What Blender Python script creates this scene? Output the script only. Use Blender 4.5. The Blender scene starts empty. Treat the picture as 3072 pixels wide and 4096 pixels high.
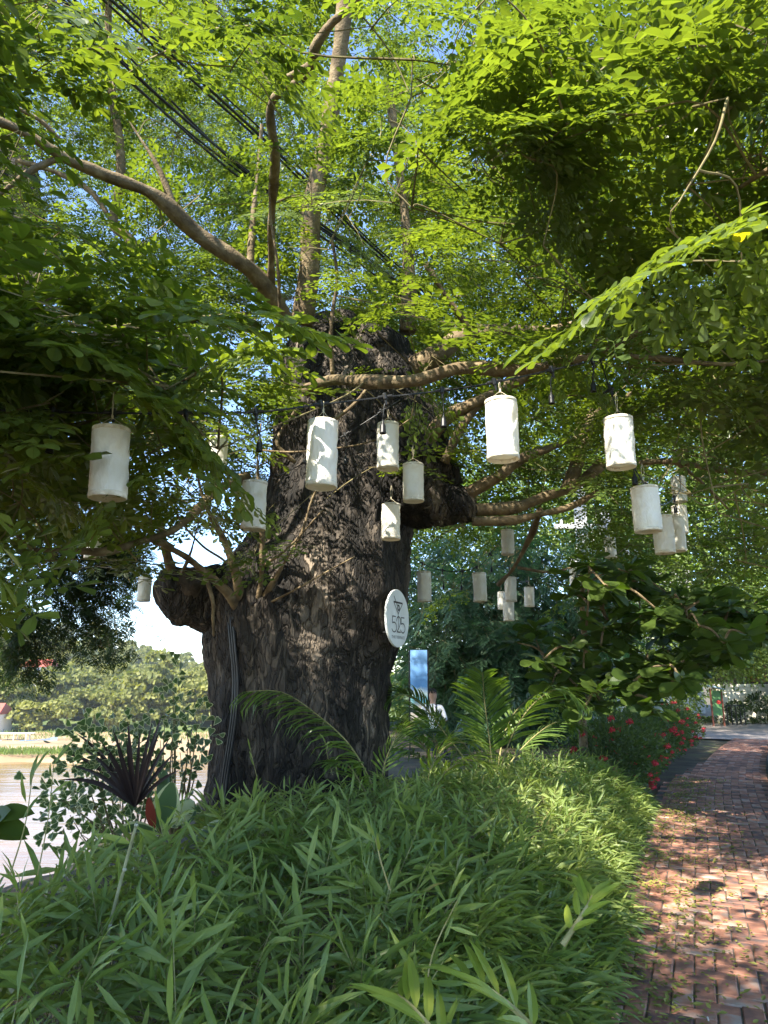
import bpy, math, random
import numpy as np
from mathutils import Vector, noise as mnoise

# ------------------------------------------------------------------ camera, sky, sun, exposure
sc = bpy.context.scene
col = sc.collection
rad = math.radians
PITCH, FPX, CAMZ = rad(13.0), 2840.0, 1.6
cam_d = bpy.data.cameras.new("camera"); cam = bpy.data.objects.new("camera", cam_d); col.objects.link(cam)
cam.location = (0, 0, CAMZ); cam.rotation_euler = (rad(90) + PITCH, 0, 0)
cam_d.sensor_fit = 'VERTICAL'; cam_d.sensor_height = 24.0; cam_d.lens = 24.0 * FPX / 4096
cam_d.clip_start = 0.05; cam_d.clip_end = 5000
sc.camera = cam

SUN_EL, SUN_AZ = rad(46), rad(40)            # azimuth: degrees to the left of straight behind the camera
SUN = np.array([-math.sin(SUN_AZ) * math.cos(SUN_EL), -math.cos(SUN_AZ) * math.cos(SUN_EL), math.sin(SUN_EL)])
world = bpy.data.worlds.new("World"); sc.world = world; world.use_nodes = True
wn = world.node_tree.nodes; wl = world.node_tree.links
sky = wn.new("ShaderNodeTexSky"); sky.sky_type = 'NISHITA'; sky.sun_disc = False
sky.sun_elevation = SUN_EL; sky.sun_rotation = math.atan2(SUN[0], SUN[1]); sky.altitude = 1500
sky.air_density = 1.0; sky.dust_density = 0.15; sky.ozone_density = 3.0
bg = wn["Background"]; bg.inputs["Strength"].default_value = 0.15
wl.new(sky.outputs[0], bg.inputs["Color"])
sl = bpy.data.lights.new("sun", 'SUN'); sl.energy = 5.0; sl.angle = rad(0.53); sl.color = (1.0, 0.93, 0.80)
so = bpy.data.objects.new("sun", sl); col.objects.link(so); so.location = (-20, -20, 30)
so.rotation_euler = Vector(SUN).to_track_quat('Z', 'Y').to_euler()
sc.view_settings.view_transform = 'Standard'; sc.view_settings.look = 'None'
sc.view_settings.exposure = 2.0; sc.view_settings.gamma = 1.0; sc.view_settings.use_curve_mapping = False
sc.render.engine = 'CYCLES'
sc.cycles.use_denoising = True; sc.cycles.max_bounces = 6; sc.cycles.diffuse_bounces = 4
sc.cycles.glossy_bounces = 2; sc.cycles.transmission_bounces = 5; sc.cycles.transparent_max_bounces = 4
sc.cycles.sample_clamp_indirect = 6.0; sc.cycles.caustics_reflective = False; sc.cycles.caustics_refractive = False

rng = np.random.default_rng(525); rnd = random.Random(525)
CP, SP = math.cos(PITCH), math.sin(PITCH)

# ------------------------------------------------------------------ helpers
def P(x, y, d):
    """photo pixel + distance along the view axis (m) -> world point"""
    a, b = (x - 1536) / FPX, (2048 - y) / FPX
    return np.array([a * d, (CP - b * SP) * d, CAMZ + (SP + b * CP) * d])
def PG(x, y, z=0.0):
    a, b = (x - 1536) / FPX, (2048 - y) / FPX
    dz = SP + b * CP
    return P(x, y, (z - CAMZ) / dz)
def PY(x, y, Y):
    b = (2048 - y) / FPX
    return P(x, y, Y / (CP - b * SP))
def proj(p):
    p = np.asarray(p, float)
    Y = p[..., 1]; Z = p[..., 2] - CAMZ
    d = Y * CP + Z * SP; v = Z * CP - Y * SP
    ds = np.where(np.abs(d) < 1e-3, 1e-3, d)
    return 1536 + p[..., 0] / ds * FPX, 2048 - v / ds * FPX, d
def inframe(p, m=0):
    x, y, d = proj(p)
    return (d > 0.3) & (x > -m) & (x < 3072 + m) & (y > -m) & (y < 4096 + m)
def inpoly(pts, poly):
    pts = np.atleast_2d(pts); poly = np.asarray(poly, float); r = np.zeros(len(pts), bool)
    j = len(poly) - 1
    for i in range(len(poly)):
        xi, yi = poly[i]; xj, yj = poly[j]
        c = ((yi > pts[:, 1]) != (yj > pts[:, 1])) & (pts[:, 0] < (xj - xi) * (pts[:, 1] - yi) / (yj - yi + 1e-12) + xi)
        r ^= c; j = i
    return r
def unit(v):
    v = np.asarray(v, float); return v / (np.linalg.norm(v, axis=-1, keepdims=True) + 1e-12)
def frames(fwd, up, scale=1.0, roll=None):
    """matrices whose columns are right, forward, normal"""
    f = unit(np.atleast_2d(fwd)); u = np.broadcast_to(np.atleast_2d(up), f.shape)
    r = unit(np.cross(f, u) + 1e-9); n = np.cross(r, f)
    if roll is not None:
        c, s = np.cos(roll)[:, None], np.sin(roll)[:, None]
        r, n = r * c + n * s, n * c - r * s
    M = np.stack([r, f, n], axis=2)
    return M * np.reshape(np.broadcast_to(scale, (len(f),)), (-1, 1, 1))
class Bag:
    def __init__(s): s.v = []; s.t = []; s.m = []; s.n = 0
    def add(s, v, t, m=0):
        v = np.asarray(v, float).reshape(-1, 3); t = np.asarray(t, np.int64).reshape(-1, 3)
        s.v.append(v); s.t.append(t + s.n); s.m.append(np.broadcast_to(np.asarray(m), (len(t),))); s.n += len(v)
    def tpl(s): return np.concatenate(s.v), np.concatenate(s.t), np.concatenate(s.m)
    def scatter(s, tp, M, T):
        v, t, m = tp; k = len(T)
        if k == 0: return
        V = np.einsum('kij,nj->kni', M, v) + np.asarray(T)[:, None, :]
        TT = t[None] + (np.arange(k) * len(v))[:, None, None]
        s.add(V.reshape(-1, 3), TT.reshape(-1, 3), np.tile(m, k))
    def mesh(s, name, smooth=False):
        v, t, m = s.tpl(); me = bpy.data.meshes.new(name)
        me.vertices.add(len(v)); me.vertices.foreach_set('co', v.astype(np.float32).ravel())
        me.loops.add(len(t) * 3); me.loops.foreach_set('vertex_index', t.astype(np.int32).ravel())
        me.polygons.add(len(t)); me.polygons.foreach_set('loop_start', np.arange(len(t), dtype=np.int32) * 3)
        me.polygons.foreach_set('material_index', m.astype(np.int32))
        me.polygons.foreach_set('use_smooth', np.full(len(t), bool(smooth)))
        me.update(calc_edges=True); return me
    def obj(s, name, mats, parent=None, smooth=False):
        me = s.mesh(name, smooth)
        for m_ in (mats if isinstance(mats, (list, tuple)) else [mats]): me.materials.append(m_)
        return link(name, me, parent)
def link(name, data, parent=None, M=None, loc=None):
    o = bpy.data.objects.new(name, data); col.objects.link(o)
    if M is not None or loc is not None:
        from mathutils import Matrix
        mm = np.eye(4)
        if M is not None: mm[:3, :3] = M
        if loc is not None: mm[:3, 3] = loc
        o.matrix_basis = Matrix(mm.tolist())
    if parent is not None: o.parent = parent
    return o
def tag(o, label=None, cat=None, group=None, kind=None):
    for k, v in (('label', label), ('category', cat), ('group', group), ('kind', kind)):
        if v: o[k] = v
    return o
def empty(name, label, cat, group=None, loc=(0, 0, 0)):
    o = bpy.data.objects.new(name, None); col.objects.link(o); o.location = tuple(float(q) for q in loc); o.empty_display_size = 0.1
    return tag(o, label, cat, group)
def settle(root):
    """children were built in world space: keep them there although the empty stands at the thing's base"""
    from mathutils import Matrix
    inv = Matrix.Translation(root.location).inverted()
    for c in root.children: c.matrix_parent_inverse = inv
def thing_at(name, label, cat, loc, group=None): return empty(name, label, cat, group, loc)

def smooth_path(pts, n):
    pts = np.asarray(pts, float)
    if len(pts) == 2: return pts[0] + (pts[1] - pts[0]) * np.linspace(0, 1, n)[:, None]
    q = np.vstack([2 * pts[0] - pts[1], pts, 2 * pts[-1] - pts[-2]]); m = len(pts) - 1
    s = np.linspace(0, m, n); i = np.minimum(s.astype(int), m - 1); f = (s - i)[:, None]
    p0, p1, p2, p3 = q[i], q[i + 1], q[i + 2], q[i + 3]
    return 0.5 * ((2 * p1) + (-p0 + p2) * f + (2 * p0 - 5 * p1 + 4 * p2 - p3) * f ** 2 + (-p0 + 3 * p1 - 3 * p2 + p3) * f ** 3)
def tube(bag, pts, r, sides=6, n=None, m=0, cap=True, fn=None):
    pts = np.asarray(pts, float); n = n or max(2, (len(pts) - 1) * 5 + 1)
    c = smooth_path(pts, n); r = np.asarray(r, float).ravel()
    R = np.interp(np.linspace(0, 1, n), np.linspace(0, 1, len(r)), r) if len(r) > 1 else np.full(n, r[0])
    tg = unit(np.gradient(c, axis=0)); a = np.array([0.0, 0, 1]) if abs(tg[0][2]) < 0.9 else np.array([1.0, 0, 0])
    nrm = unit(np.cross(tg[0], a)); V = []
    th = np.linspace(0, 2 * np.pi, sides, endpoint=False)
    for i in range(n):
        nrm = unit(nrm - tg[i] * np.dot(nrm, tg[i])); b = np.cross(tg[i], nrm)
        V.append(c[i] + R[i] * (np.cos(th)[:, None] * nrm + np.sin(th)[:, None] * b))
    V = np.array(V)
    if fn is not None: V = fn(V, c, R)
    V = V.reshape(-1, 3); T = []
    i, j = np.meshgrid(np.arange(n - 1), np.arange(sides), indexing='ij'); i = i.ravel(); j = j.ravel(); k = (j + 1) % sides
    A, B, C, D = i * sides + j, i * sides + k, (i + 1) * sides + k, (i + 1) * sides + j
    T = np.concatenate([np.stack([A, B, C], 1), np.stack([A, C, D], 1)])
    if cap:
        V = np.vstack([V, c[0], c[-1]]); e = n * sides; jj = np.arange(sides); kk = (jj + 1) % sides
        T = np.concatenate([T, np.stack([kk, jj, np.full(sides, e)], 1), np.stack([(n - 1) * sides + jj, (n - 1) * sides + kk, np.full(sides, e + 1)], 1)])
    bag.add(V, T, m); return c
def box(bag, c, s, M=None, m=0):
    v = np.array([[x, y, z] for x in (-.5, .5) for y in (-.5, .5) for z in (-.5, .5)]) * np.asarray(s)
    if M is not None: v = v @ np.asarray(M).T
    q = [(0, 1, 3, 2), (4, 6, 7, 5), (0, 4, 5, 1), (2, 3, 7, 6), (0, 2, 6, 4), (1, 5, 7, 3)]
    t = [x for a, b, c_, d in q for x in ((a, b, c_), (a, c_, d))]
    bag.add(v + np.asarray(c), t, m)
def lathe(bag, prof, sides=16, M=None, loc=(0, 0, 0), m=0):
    prof = np.asarray(prof, float); th = np.linspace(0, 2 * np.pi, sides, endpoint=False)
    V = np.array([[r * math.cos(a), r * math.sin(a), z] for r, z in prof for a in th])
    if M is not None: V = V @ np.asarray(M).T
    n = len(prof); i, j = np.meshgrid(np.arange(n - 1), np.arange(sides), indexing='ij'); i = i.ravel(); j = j.ravel(); k = (j + 1) % sides
    A, B, C, D = i * sides + j, i * sides + k, (i + 1) * sides + k, (i + 1) * sides + j
    bag.add(V + np.asarray(loc), np.concatenate([np.stack([A, B, C], 1), np.stack([A, C, D], 1)]), m)

# ------------------------------------------------------------------ materials
def nt(name):
    m = bpy.data.materials.new(name); m.use_nodes = True; t = m.node_tree
    return m, t.nodes, t.links, t.nodes["Principled BSDF"], t.nodes["Material Output"]
def ramp(N, stops):
    r = N.new("ShaderNodeValToRGB"); e = r.color_ramp.elements
    while len(e) < len(stops): e.new(0.5)
    for k, (p, c) in enumerate(stops): e[k].position = p; e[k].color = (*c, 1)
    return r
def leafmat(name, c1, c2, tr, rough=0.45, spec=0.35, mix=0.42, nscale=0.9, odd=None):
    m, N, L, b, out = nt(name)
    g = N.new("ShaderNodeNewGeometry"); tc = N.new("ShaderNodeTexCoord")
    nz = N.new("ShaderNodeTexNoise"); nz.inputs["Scale"].default_value = nscale; nz.inputs["Detail"].default_value = 1
    L.new(g.outputs["Position"], nz.inputs["Vector"])
    a = N.new("ShaderNodeMath"); a.operation = 'MULTIPLY_ADD'; a.inputs[1].default_value = 0.6; L.new(g.outputs["Random Per Island"], a.inputs[0])
    s = N.new("ShaderNodeMath"); s.operation = 'SUBTRACT'; L.new(nz.outputs["Fac"], s.inputs[0]); s.inputs[1].default_value = 0.3
    L.new(s.outputs[0], a.inputs[2])
    st = [(0.0, c1), (0.9, c2)] + ([(0.985, c2), (1.0, odd)] if odd else [])
    r = ramp(N, st); L.new(a.outputs[0], r.inputs[0])
    L.new(r.outputs[0], b.inputs["Base Color"]); b.inputs["Roughness"].default_value = rough; b.inputs["Specular IOR Level"].default_value = spec
    t = N.new("ShaderNodeBsdfTranslucent"); mu = N.new("ShaderNodeMix"); mu.data_type = 'RGBA'; mu.blend_type = 'MULTIPLY'; mu.inputs[0].default_value = 1.0
    L.new(r.outputs[0], mu.inputs[6]); mu.inputs[7].default_value = (*tr, 1); L.new(mu.outputs[2], t.inputs["Color"])
    x = N.new("ShaderNodeMixShader"); x.inputs[0].default_value = mix
    L.new(b.outputs[0], x.inputs[1]); L.new(t.outputs[0], x.inputs[2]); L.new(x.outputs[0], out.inputs["Surface"])
    return m
def noisemat(name, stops, scale=6, rough=0.85, bump=0.0, bscale=None, detail=6, stretch=None, spec=0.25, dist=0.02, rnd_island=0.0):
    m, N, L, b, out = nt(name)
    tc = N.new("ShaderNodeTexCoord"); mp = N.new("ShaderNodeMapping"); L.new(tc.outputs["Object"], mp.inputs[0])
    if stretch: mp.inputs["Scale"].default_value = stretch
    nz = N.new("ShaderNodeTexNoise"); nz.inputs["Scale"].default_value = scale; nz.inputs["Detail"].default_value = detail; L.new(mp.outputs[0], nz.inputs["Vector"])
    r = ramp(N, stops); fac = nz.outputs["Fac"]
    if rnd_island:
        g = N.new("ShaderNodeNewGeometry"); oi = N.new("ShaderNodeObjectInfo")
        ad = N.new("ShaderNodeMath"); ad.operation = 'ADD'; L.new(g.outputs["Random Per Island"], ad.inputs[0]); L.new(oi.outputs["Random"], ad.inputs[1])
        fr = N.new("ShaderNodeMath"); fr.operation = 'FRACT'; L.new(ad.outputs[0], fr.inputs[0])
        a = N.new("ShaderNodeMath"); a.operation = 'MULTIPLY_ADD'; a.inputs[1].default_value = rnd_island; L.new(fr.outputs[0], a.inputs[0])
        s = N.new("ShaderNodeMath"); s.operation = 'SUBTRACT'; L.new(nz.outputs["Fac"], s.inputs[0]); s.inputs[1].default_value = rnd_island / 2
        L.new(s.outputs[0], a.inputs[2]); fac = a.outputs[0]
    L.new(fac, r.inputs[0]); L.new(r.outputs[0], b.inputs["Base Color"])
    b.inputs["Roughness"].default_value = rough; b.inputs["Specular IOR Level"].default_value = spec
    if bump:
        nb = N.new("ShaderNodeTexNoise"); nb.inputs["Scale"].default_value = bscale or scale * 4; nb.inputs["Detail"].default_value = 6; L.new(mp.outputs[0], nb.inputs["Vector"])
        bp = N.new("ShaderNodeBump"); bp.inputs["Strength"].default_value = bump; bp.inputs["Distance"].default_value = dist
        L.new(nb.outputs["Fac"], bp.inputs["Height"]); L.new(bp.outputs[0], b.inputs["Normal"])
    return m
def plain(name, c, rough=0.6, spec=0.3): return noisemat(name, [(0.3, tuple(q * 0.88 for q in c)), (0.7, c)], scale=8, rough=rough, spec=spec)

M_leaf = leafmat("rain_tree_leaf", (0.045, 0.080, 0.021), (0.130, 0.180, 0.036), (1.85, 1.75, 0.45), rough=0.36, spec=0.5, odd=(0.35, 0.33, 0.03), mix=0.48)
M_feather = leafmat("fine_leaf", (0.028, 0.052, 0.018), (0.08, 0.115, 0.032), (1.5, 1.55, 0.6), rough=0.5)
M_dark = leafmat("blue_green_leaf", (0.03, 0.07, 0.04), (0.085, 0.155, 0.075), (1.0, 1.5, 0.7), rough=0.5)
M_lime = leafmat("lime_leaf", (0.08, 0.13, 0.03), (0.185, 0.25, 0.06), (1.5, 1.6, 0.5), rough=0.5)
M_bamboo = leafmat("bamboo_leaf", (0.09, 0.15, 0.04), (0.25, 0.305, 0.085), (1.4, 1.42, 0.45), rough=0.4, spec=0.36, odd=(0.40, 0.32, 0.14), nscale=1.3)
M_palm = leafmat("palm_leaf", (0.06, 0.115, 0.03), (0.14, 0.21, 0.045), (1.45, 1.55, 0.4), rough=0.33, spec=0.45)
M_palm_y = leafmat("yellowish_palm_leaf", (0.16, 0.22, 0.03), (0.26, 0.30, 0.05), (1.2, 1.5, 0.5), rough=0.4)
M_big = leafmat("almond_leaf", (0.025, 0.055, 0.014), (0.075, 0.11, 0.02), (1.5, 1.7, 0.5), rough=0.4, spec=0.25, odd=(0.20, 0.13, 0.03))
M_fic = leafmat("triangle_leaf_green", (0.05, 0.085, 0.035), (0.09, 0.13, 0.055), (1.1, 1.4, 0.6), rough=0.4)
M_cream = leafmat("cream_leaf_edge", (0.40, 0.44, 0.25), (0.55, 0.55, 0.32), (1.0, 1.1, 0.7), rough=0.5)
M_sword = leafmat("purple_sword_leaf", (0.02, 0.02, 0.018), (0.05, 0.035, 0.035), (1.0, 0.8, 0.8), rough=0.35)
M_rubber = leafmat("rubber_leaf", (0.05, 0.10, 0.05), (0.11, 0.16, 0.07), (1.1, 1.3, 0.6), rough=0.3, spec=0.5)
M_redleaf = leafmat("red_leaf", (0.16, 0.03, 0.02), (0.22, 0.05, 0.03), (1.4, 0.8, 0.6), rough=0.35)
M_hill = leafmat("hill_leaf", (0.075, 0.10, 0.03), (0.25, 0.25, 0.065), (1.3, 1.3, 0.4), rough=0.6, nscale=0.05)
M_flower = leafmat("red_flower", (0.45, 0.03, 0.05), (0.60, 0.07, 0.08), (1.2, 0.6, 0.6), rough=0.5)
M_litter = leafmat("fallen_leaf", (0.10, 0.13, 0.03), (0.34, 0.33, 0.08), (1.0, 1.0, 0.5), rough=0.6, nscale=4)
M_branch = noisemat("branch_bark", [(0.3, (0.085, 0.06, 0.035)), (0.55, (0.17, 0.125, 0.07)), (0.75, (0.28, 0.22, 0.13))], scale=9, bump=0.9, bscale=45, dist=0.012, rough=0.85)
M_twig = noisemat("twig_bark", [(0.3, (0.10, 0.075, 0.035)), (0.7, (0.22, 0.19, 0.09))], scale=10, rough=0.8)
M_black = plain("black_rubber", (0.012, 0.012, 0.013), rough=0.42, spec=0.4)
M_cord = noisemat("cotton_cord", [(0.3, (0.42, 0.36, 0.24)), (0.7, (0.6, 0.54, 0.4))], scale=60)

def bark_mat():
    m, N, L, b, out = nt("trunk_bark")
    tc = N.new("ShaderNodeTexCoord"); mp = N.new("ShaderNodeMapping"); mp.inputs["Scale"].default_value = (1, 1, 0.33); L.new(tc.outputs["Object"], mp.inputs[0])
    dn = N.new("ShaderNodeTexNoise"); dn.inputs["Scale"].default_value = 5; dn.inputs["Detail"].default_value = 4; L.new(mp.outputs[0], dn.inputs["Vector"])
    mx = N.new("ShaderNodeMix"); mx.data_type = 'RGBA'; mx.blend_type = 'ADD'; mx.inputs[0].default_value = 0.45; L.new(mp.outputs[0], mx.inputs[6]); L.new(dn.outputs["Color"], mx.inputs[7])
    vo = N.new("ShaderNodeTexVoronoi"); vo.feature = 'DISTANCE_TO_EDGE'; vo.inputs["Scale"].default_value = 13; L.new(mx.outputs[2], vo.inputs["Vector"])
    vr = N.new("ShaderNodeMapRange"); vr.inputs[2].default_value = 0.16; L.new(vo.outputs["Distance"], vr.inputs[0])
    vc = N.new("ShaderNodeTexVoronoi"); vc.inputs["Scale"].default_value = 13; L.new(mx.outputs[2], vc.inputs["Vector"])
    n2 = N.new("ShaderNodeTexNoise"); n2.inputs["Scale"].default_value = 2.2; n2.inputs["Detail"].default_value = 8; n2.inputs["Roughness"].default_value = 0.7; L.new(mp.outputs[0], n2.inputs["Vector"])
    c1 = ramp(N, [(0.34, (0.009, 0.0075, 0.006)), (0.49, (0.026, 0.021, 0.0165)), (0.60, (0.070, 0.056, 0.043)), (0.75, (0.22, 0.175, 0.13))])
    ad = N.new("ShaderNodeMath"); ad.operation = 'MULTIPLY_ADD'; ad.inputs[1].default_value = 0.22
    sp = N.new("ShaderNodeSeparateColor"); L.new(vc.outputs["Color"], sp.inputs[0]); L.new(sp.outputs[0], ad.inputs[0])
    sb = N.new("ShaderNodeMath"); sb.operation = 'SUBTRACT'; sb.inputs[1].default_value = 0.10; L.new(n2.outputs["Fac"], sb.inputs[0]); L.new(sb.outputs[0], ad.inputs[2])
    L.new(ad.outputs[0], c1.inputs[0]); L.new(c1.outputs[0], b.inputs["Base Color"])
    n3 = N.new("ShaderNodeTexNoise"); n3.inputs["Scale"].default_value = 60; n3.inputs["Detail"].default_value = 5; L.new(mp.outputs[0], n3.inputs["Vector"])
    h = N.new("ShaderNodeMath"); h.operation = 'MULTIPLY_ADD'; h.inputs[1].default_value = 0.35; L.new(n3.outputs["Fac"], h.inputs[0]); L.new(vr.outputs[0], h.inputs[2])
    bp = N.new("ShaderNodeBump"); bp.inputs["Strength"].default_value = 1.0; bp.inputs["Distance"].default_value = 0.035
    L.new(h.outputs[0], bp.inputs["Height"]); L.new(bp.outputs[0], b.inputs["Normal"])
    b.inputs["Roughness"].default_value = 0.8; b.inputs["Specular IOR Level"].default_value = 0.3
    return m
M_bark = bark_mat()
def cloth_mat():
    m, N, L, b, out = nt("lantern_cloth")
    tc = N.new("ShaderNodeTexCoord"); nz = N.new("ShaderNodeTexNoise"); nz.inputs["Scale"].default_value = 9; nz.inputs["Detail"].default_value = 5; L.new(tc.outputs["Object"], nz.inputs["Vector"])
    r = ramp(N, [(0.28, (0.66, 0.59, 0.46)), (0.40, (0.78, 0.75, 0.67)), (0.6, (0.83, 0.82, 0.77))]); L.new(nz.outputs["Fac"], r.inputs[0]); L.new(r.outputs[0], b.inputs["Base Color"])
    b.inputs["Roughness"].default_value = 0.9; b.inputs["Specular IOR Level"].default_value = 0.1
    w = N.new("ShaderNodeTexNoise"); w.inputs["Scale"].default_value = 16; w.inputs["Detail"].default_value = 4; w.inputs["Distortion"].default_value = 1.4; mpw = N.new("ShaderNodeMapping"); mpw.inputs["Scale"].default_value = (1.6, 1.6, .45); L.new(tc.outputs["Object"], mpw.inputs[0]); L.new(mpw.outputs[0], w.inputs["Vector"])
    bp = N.new("ShaderNodeBump"); bp.inputs["Strength"].default_value = 0.6; bp.inputs["Distance"].default_value = 0.012; L.new(w.outputs["Fac"], bp.inputs["Height"]); L.new(bp.outputs[0], b.inputs["Normal"])
    t = N.new("ShaderNodeBsdfTranslucent"); t.inputs["Color"].default_value = (0.78, 0.70, 0.52, 1)
    x = N.new("ShaderNodeMixShader"); x.inputs[0].default_value = 0.22; L.new(b.outputs[0], x.inputs[1]); L.new(t.outputs[0], x.inputs[2]); L.new(x.outputs[0], out.inputs["Surface"])
    return m
M_cloth = cloth_mat()
M_hem = noisemat("lantern_hem", [(0.35, (0.50, 0.44, 0.33)), (0.6, (0.70, 0.66, 0.57))], scale=25, rough=.9)

# ------------------------------------------------------------------ leaf templates (grow along +Y, face +Z)
def leaflet(L, W, lod=0, fold=0.12):
    if lod < 0:
        o = [(.10, .06), (.30, .28), (.45, .52), (.50, .72), (.42, .88), (.22, .975)]; z = lambda q: fold * W * q * 3 - .05 * L * 0
        v = [[0, 0, 0]] + [[x * W, y * L, z(x) - .10 * L * y * y] for x, y in o] + [[0, L, -.10 * L]] + [[-x * W, y * L, z(x) - .10 * L * y * y] for x, y in o[::-1]]; v.append([0, .55 * L, -.03 * L]); c = len(v) - 1
        t = [[c, k, (k + 1) % c] for k in range(c)]
        return np.array(v, float), np.array(t)
    if lod == 0:
        v = [[0, 0, 0], [.30 * W, .30 * L, fold * W], [.5 * W, .68 * L, fold * W * 1.5], [.0, L, 0], [-.5 * W, .68 * L, fold * W * 1.5], [-.30 * W, .30 * L, fold * W]]
        t = [[0, 1, 2], [0, 2, 3], [0, 3, 4], [0, 4, 5]]
        v[2][1] = .72 * L; v[4][1] = .72 * L
        v[1] = [.36 * W, .36 * L, fold * W]; v[5] = [-.36 * W, .36 * L, fold * W]; v[2] = [.44 * W, .80 * L, fold * W * 1.5]; v[4] = [-.44 * W, .80 * L, fold * W * 1.5]
    else:
        v = [[0, 0, 0], [.46 * W, .66 * L, 0.05 * W], [0, L, 0], [-.46 * W, .66 * L, .05 * W]]; t = [[0, 1, 2], [0, 2, 3]]
    return np.array(v, float), np.array(t)
def blade(L, W, droop=0.15, n=3, fold=0.15):
    """lance-shaped leaf bending down towards its tip"""
    V = [[0, 0, 0]]; T = []
    for i in range(1, n + 1):
        u = i / (n + 1.0); w = W * 0.5 * (math.sin(math.pi * u ** 0.75)) ** 0.8; z = -droop * L * u * u
        V += [[-w, u * L, z + fold * w], [0, u * L, z], [w, u * L, z + fold * w]]
    V.append([0, L * (1 - droop * .3), -droop * L])
    T += [[0, 2, 1], [0, 3, 2]]
    for i in range(n - 1):
        a = 1 + 3 * i; b = a + 3
        T += [[a, a + 1, b + 1], [a, b + 1, b], [a + 1, a + 2, b + 2], [a + 1, b + 2, b + 1]]
    a = 1 + 3 * (n - 1); e = len(V) - 1
    T += [[a, a + 1, e], [a + 1, a + 2, e]]
    return np.array(V, float), np.array(T)
def ribbon(bag, a, b, w, m=0):
    a = np.asarray(a, float); b = np.asarray(b, float); d = unit(b - a); r = unit(np.cross(d, [0, 0, 1.]) + 1e-6) * w
    bag.add([a - r, a + r, b + r * .6, b - r * .6], [[0, 1, 2], [0, 2, 3]], m)
def compound(r, lod=0, pairs=3, nl=4, scale=1.0):
    """bipinnate rain-tree leaf with obovate leaflets that grow towards the tips"""
    B = Bag(); scale = scale * 1.5; L = r.uniform(.17, .23) * scale; curve = r.uniform(.10, .25)
    def axis(s): return np.array([0, s * L, -curve * L * s * s])
    if lod < 2: ribbon(B, axis(0), axis(.5), .0022 * scale); ribbon(B, axis(.5), axis(1), .0018 * scale)
    for k in range(pairs):
        s = .42 + .58 * k / (pairs - 1); o = axis(s); last = k == pairs - 1
        for side in (-1, 1):
            ang = rad(r.uniform(25, 38) if last else r.uniform(50, 68)); pl = scale * r.uniform(.095, .13) * (1.12 if last else .82 + .1 * k)
            d = np.array([side * math.sin(ang), math.cos(ang), r.uniform(-.30, .05)]); d = unit(d)
            if lod < 2: ribbon(B, o, o + d * pl, .0014 * scale)
            tilt = r.uniform(-.3, .3)
            for q in range(nl):
                u = (q + .9) / (nl + .2); ll = scale * (.026 + .024 * u) * r.uniform(.88, 1.12); p = o + d * pl * u
                for sd in (-1, 1):
                    a2 = rad((62 if q < nl - 1 else 34) + r.uniform(-9, 9)) * sd
                    e = unit(np.cross([0, 0, 1.], d)); f = d * math.cos(a2) - e * math.sin(a2) ; f = f + np.array([0, 0, r.uniform(-.25, .12)])
                    up = unit(np.array([tilt + r.uniform(-.3, .3), r.uniform(-.3, .3), 1.0]))
                    v, t = leaflet(ll * (1.25 if q == nl - 1 else 1.0), ll * .66, lod)
                    B.add(v @ frames(f, up)[0].T + p, t)
    return B.tpl()
def spray_spots(r, n, L):
    out = []
    for k in range(n):
        s = .25 + .75 * k / (n - 1); side = 1 if k % 2 else -1
        ang = rad(r.uniform(35, 70)) * side if k < n - 1 else rad(r.uniform(-12, 12))
        f = np.array([math.sin(ang), math.cos(ang), r.uniform(-.35, .05)])
        out.append((np.array([0, s * L, -.12 * L * s * s]), f, np.array([r.uniform(-.25, .25), r.uniform(-.25, .25), 1.0]), r.uniform(.8, 1.1)))
    return out
def spray(r, lod, n=5, **kw):
    B = Bag(); L = r.uniform(.30, .46)
    lv = [compound(r, lod, **kw) for _ in range(2)]
    tube(B, [[0, -.05, 0], [0, L * .5, -.03 * L], [0, L, -.12 * L]], [.0055, .002], 3, 3, m=1, cap=False)
    for i, (p, f, u, s) in enumerate(spray_spots(r, n, L)):
        B.scatter(lv[i % 2], frames(f, u, s), [p])
    return B.tpl()
rr = random.Random(11)
SPR = [[spray(rr, 0) for _ in range(4)], [spray(rr, 1) for _ in range(4)], [spray(rr, 2, n=5, pairs=2, nl=4, scale=1.1) for _ in range(4)]]
def clump(r, n=34, s=.085):
    """flat loose clump of leaflets for crowns too far off to show their leaves"""
    B = Bag(); v, t = leaflet(1, .62, 1)
    for _ in range(n):
        p = np.array([r.gauss(0, .17), .28 + r.gauss(0, .2), r.gauss(0, .06)])
        B.add(v @ frames(np.array([r.gauss(0, 1), r.gauss(.5, 1), r.gauss(0, .35)]), unit(np.array([r.gauss(0, .45), r.gauss(0, .45), 1.])), s * r.uniform(.7, 1.2))[0].T + p, t)
    return B.tpl()
SPR.append([clump(rr) for _ in range(4)])
def feather(r, L=.26, pairs=7, w=.019, ll=.05):
    B = Bag()
    for k in range(pairs):
        s = (k + 1) / (pairs + .5); l2 = ll * math.sin(math.pi * min(1, s * .8 + .2)) + .008
        for side in (-1, 1):
            a = rad(r.uniform(52, 68)); o = np.array([0, s * L, -.25 * L * s * s]); f = np.array([side * math.sin(a), math.cos(a), -.15])
            v, t = leaflet(l2, w, 1); B.add(v @ frames(f, [0, 0, 1.])[0].T + o, t)
    return B.tpl()
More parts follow.
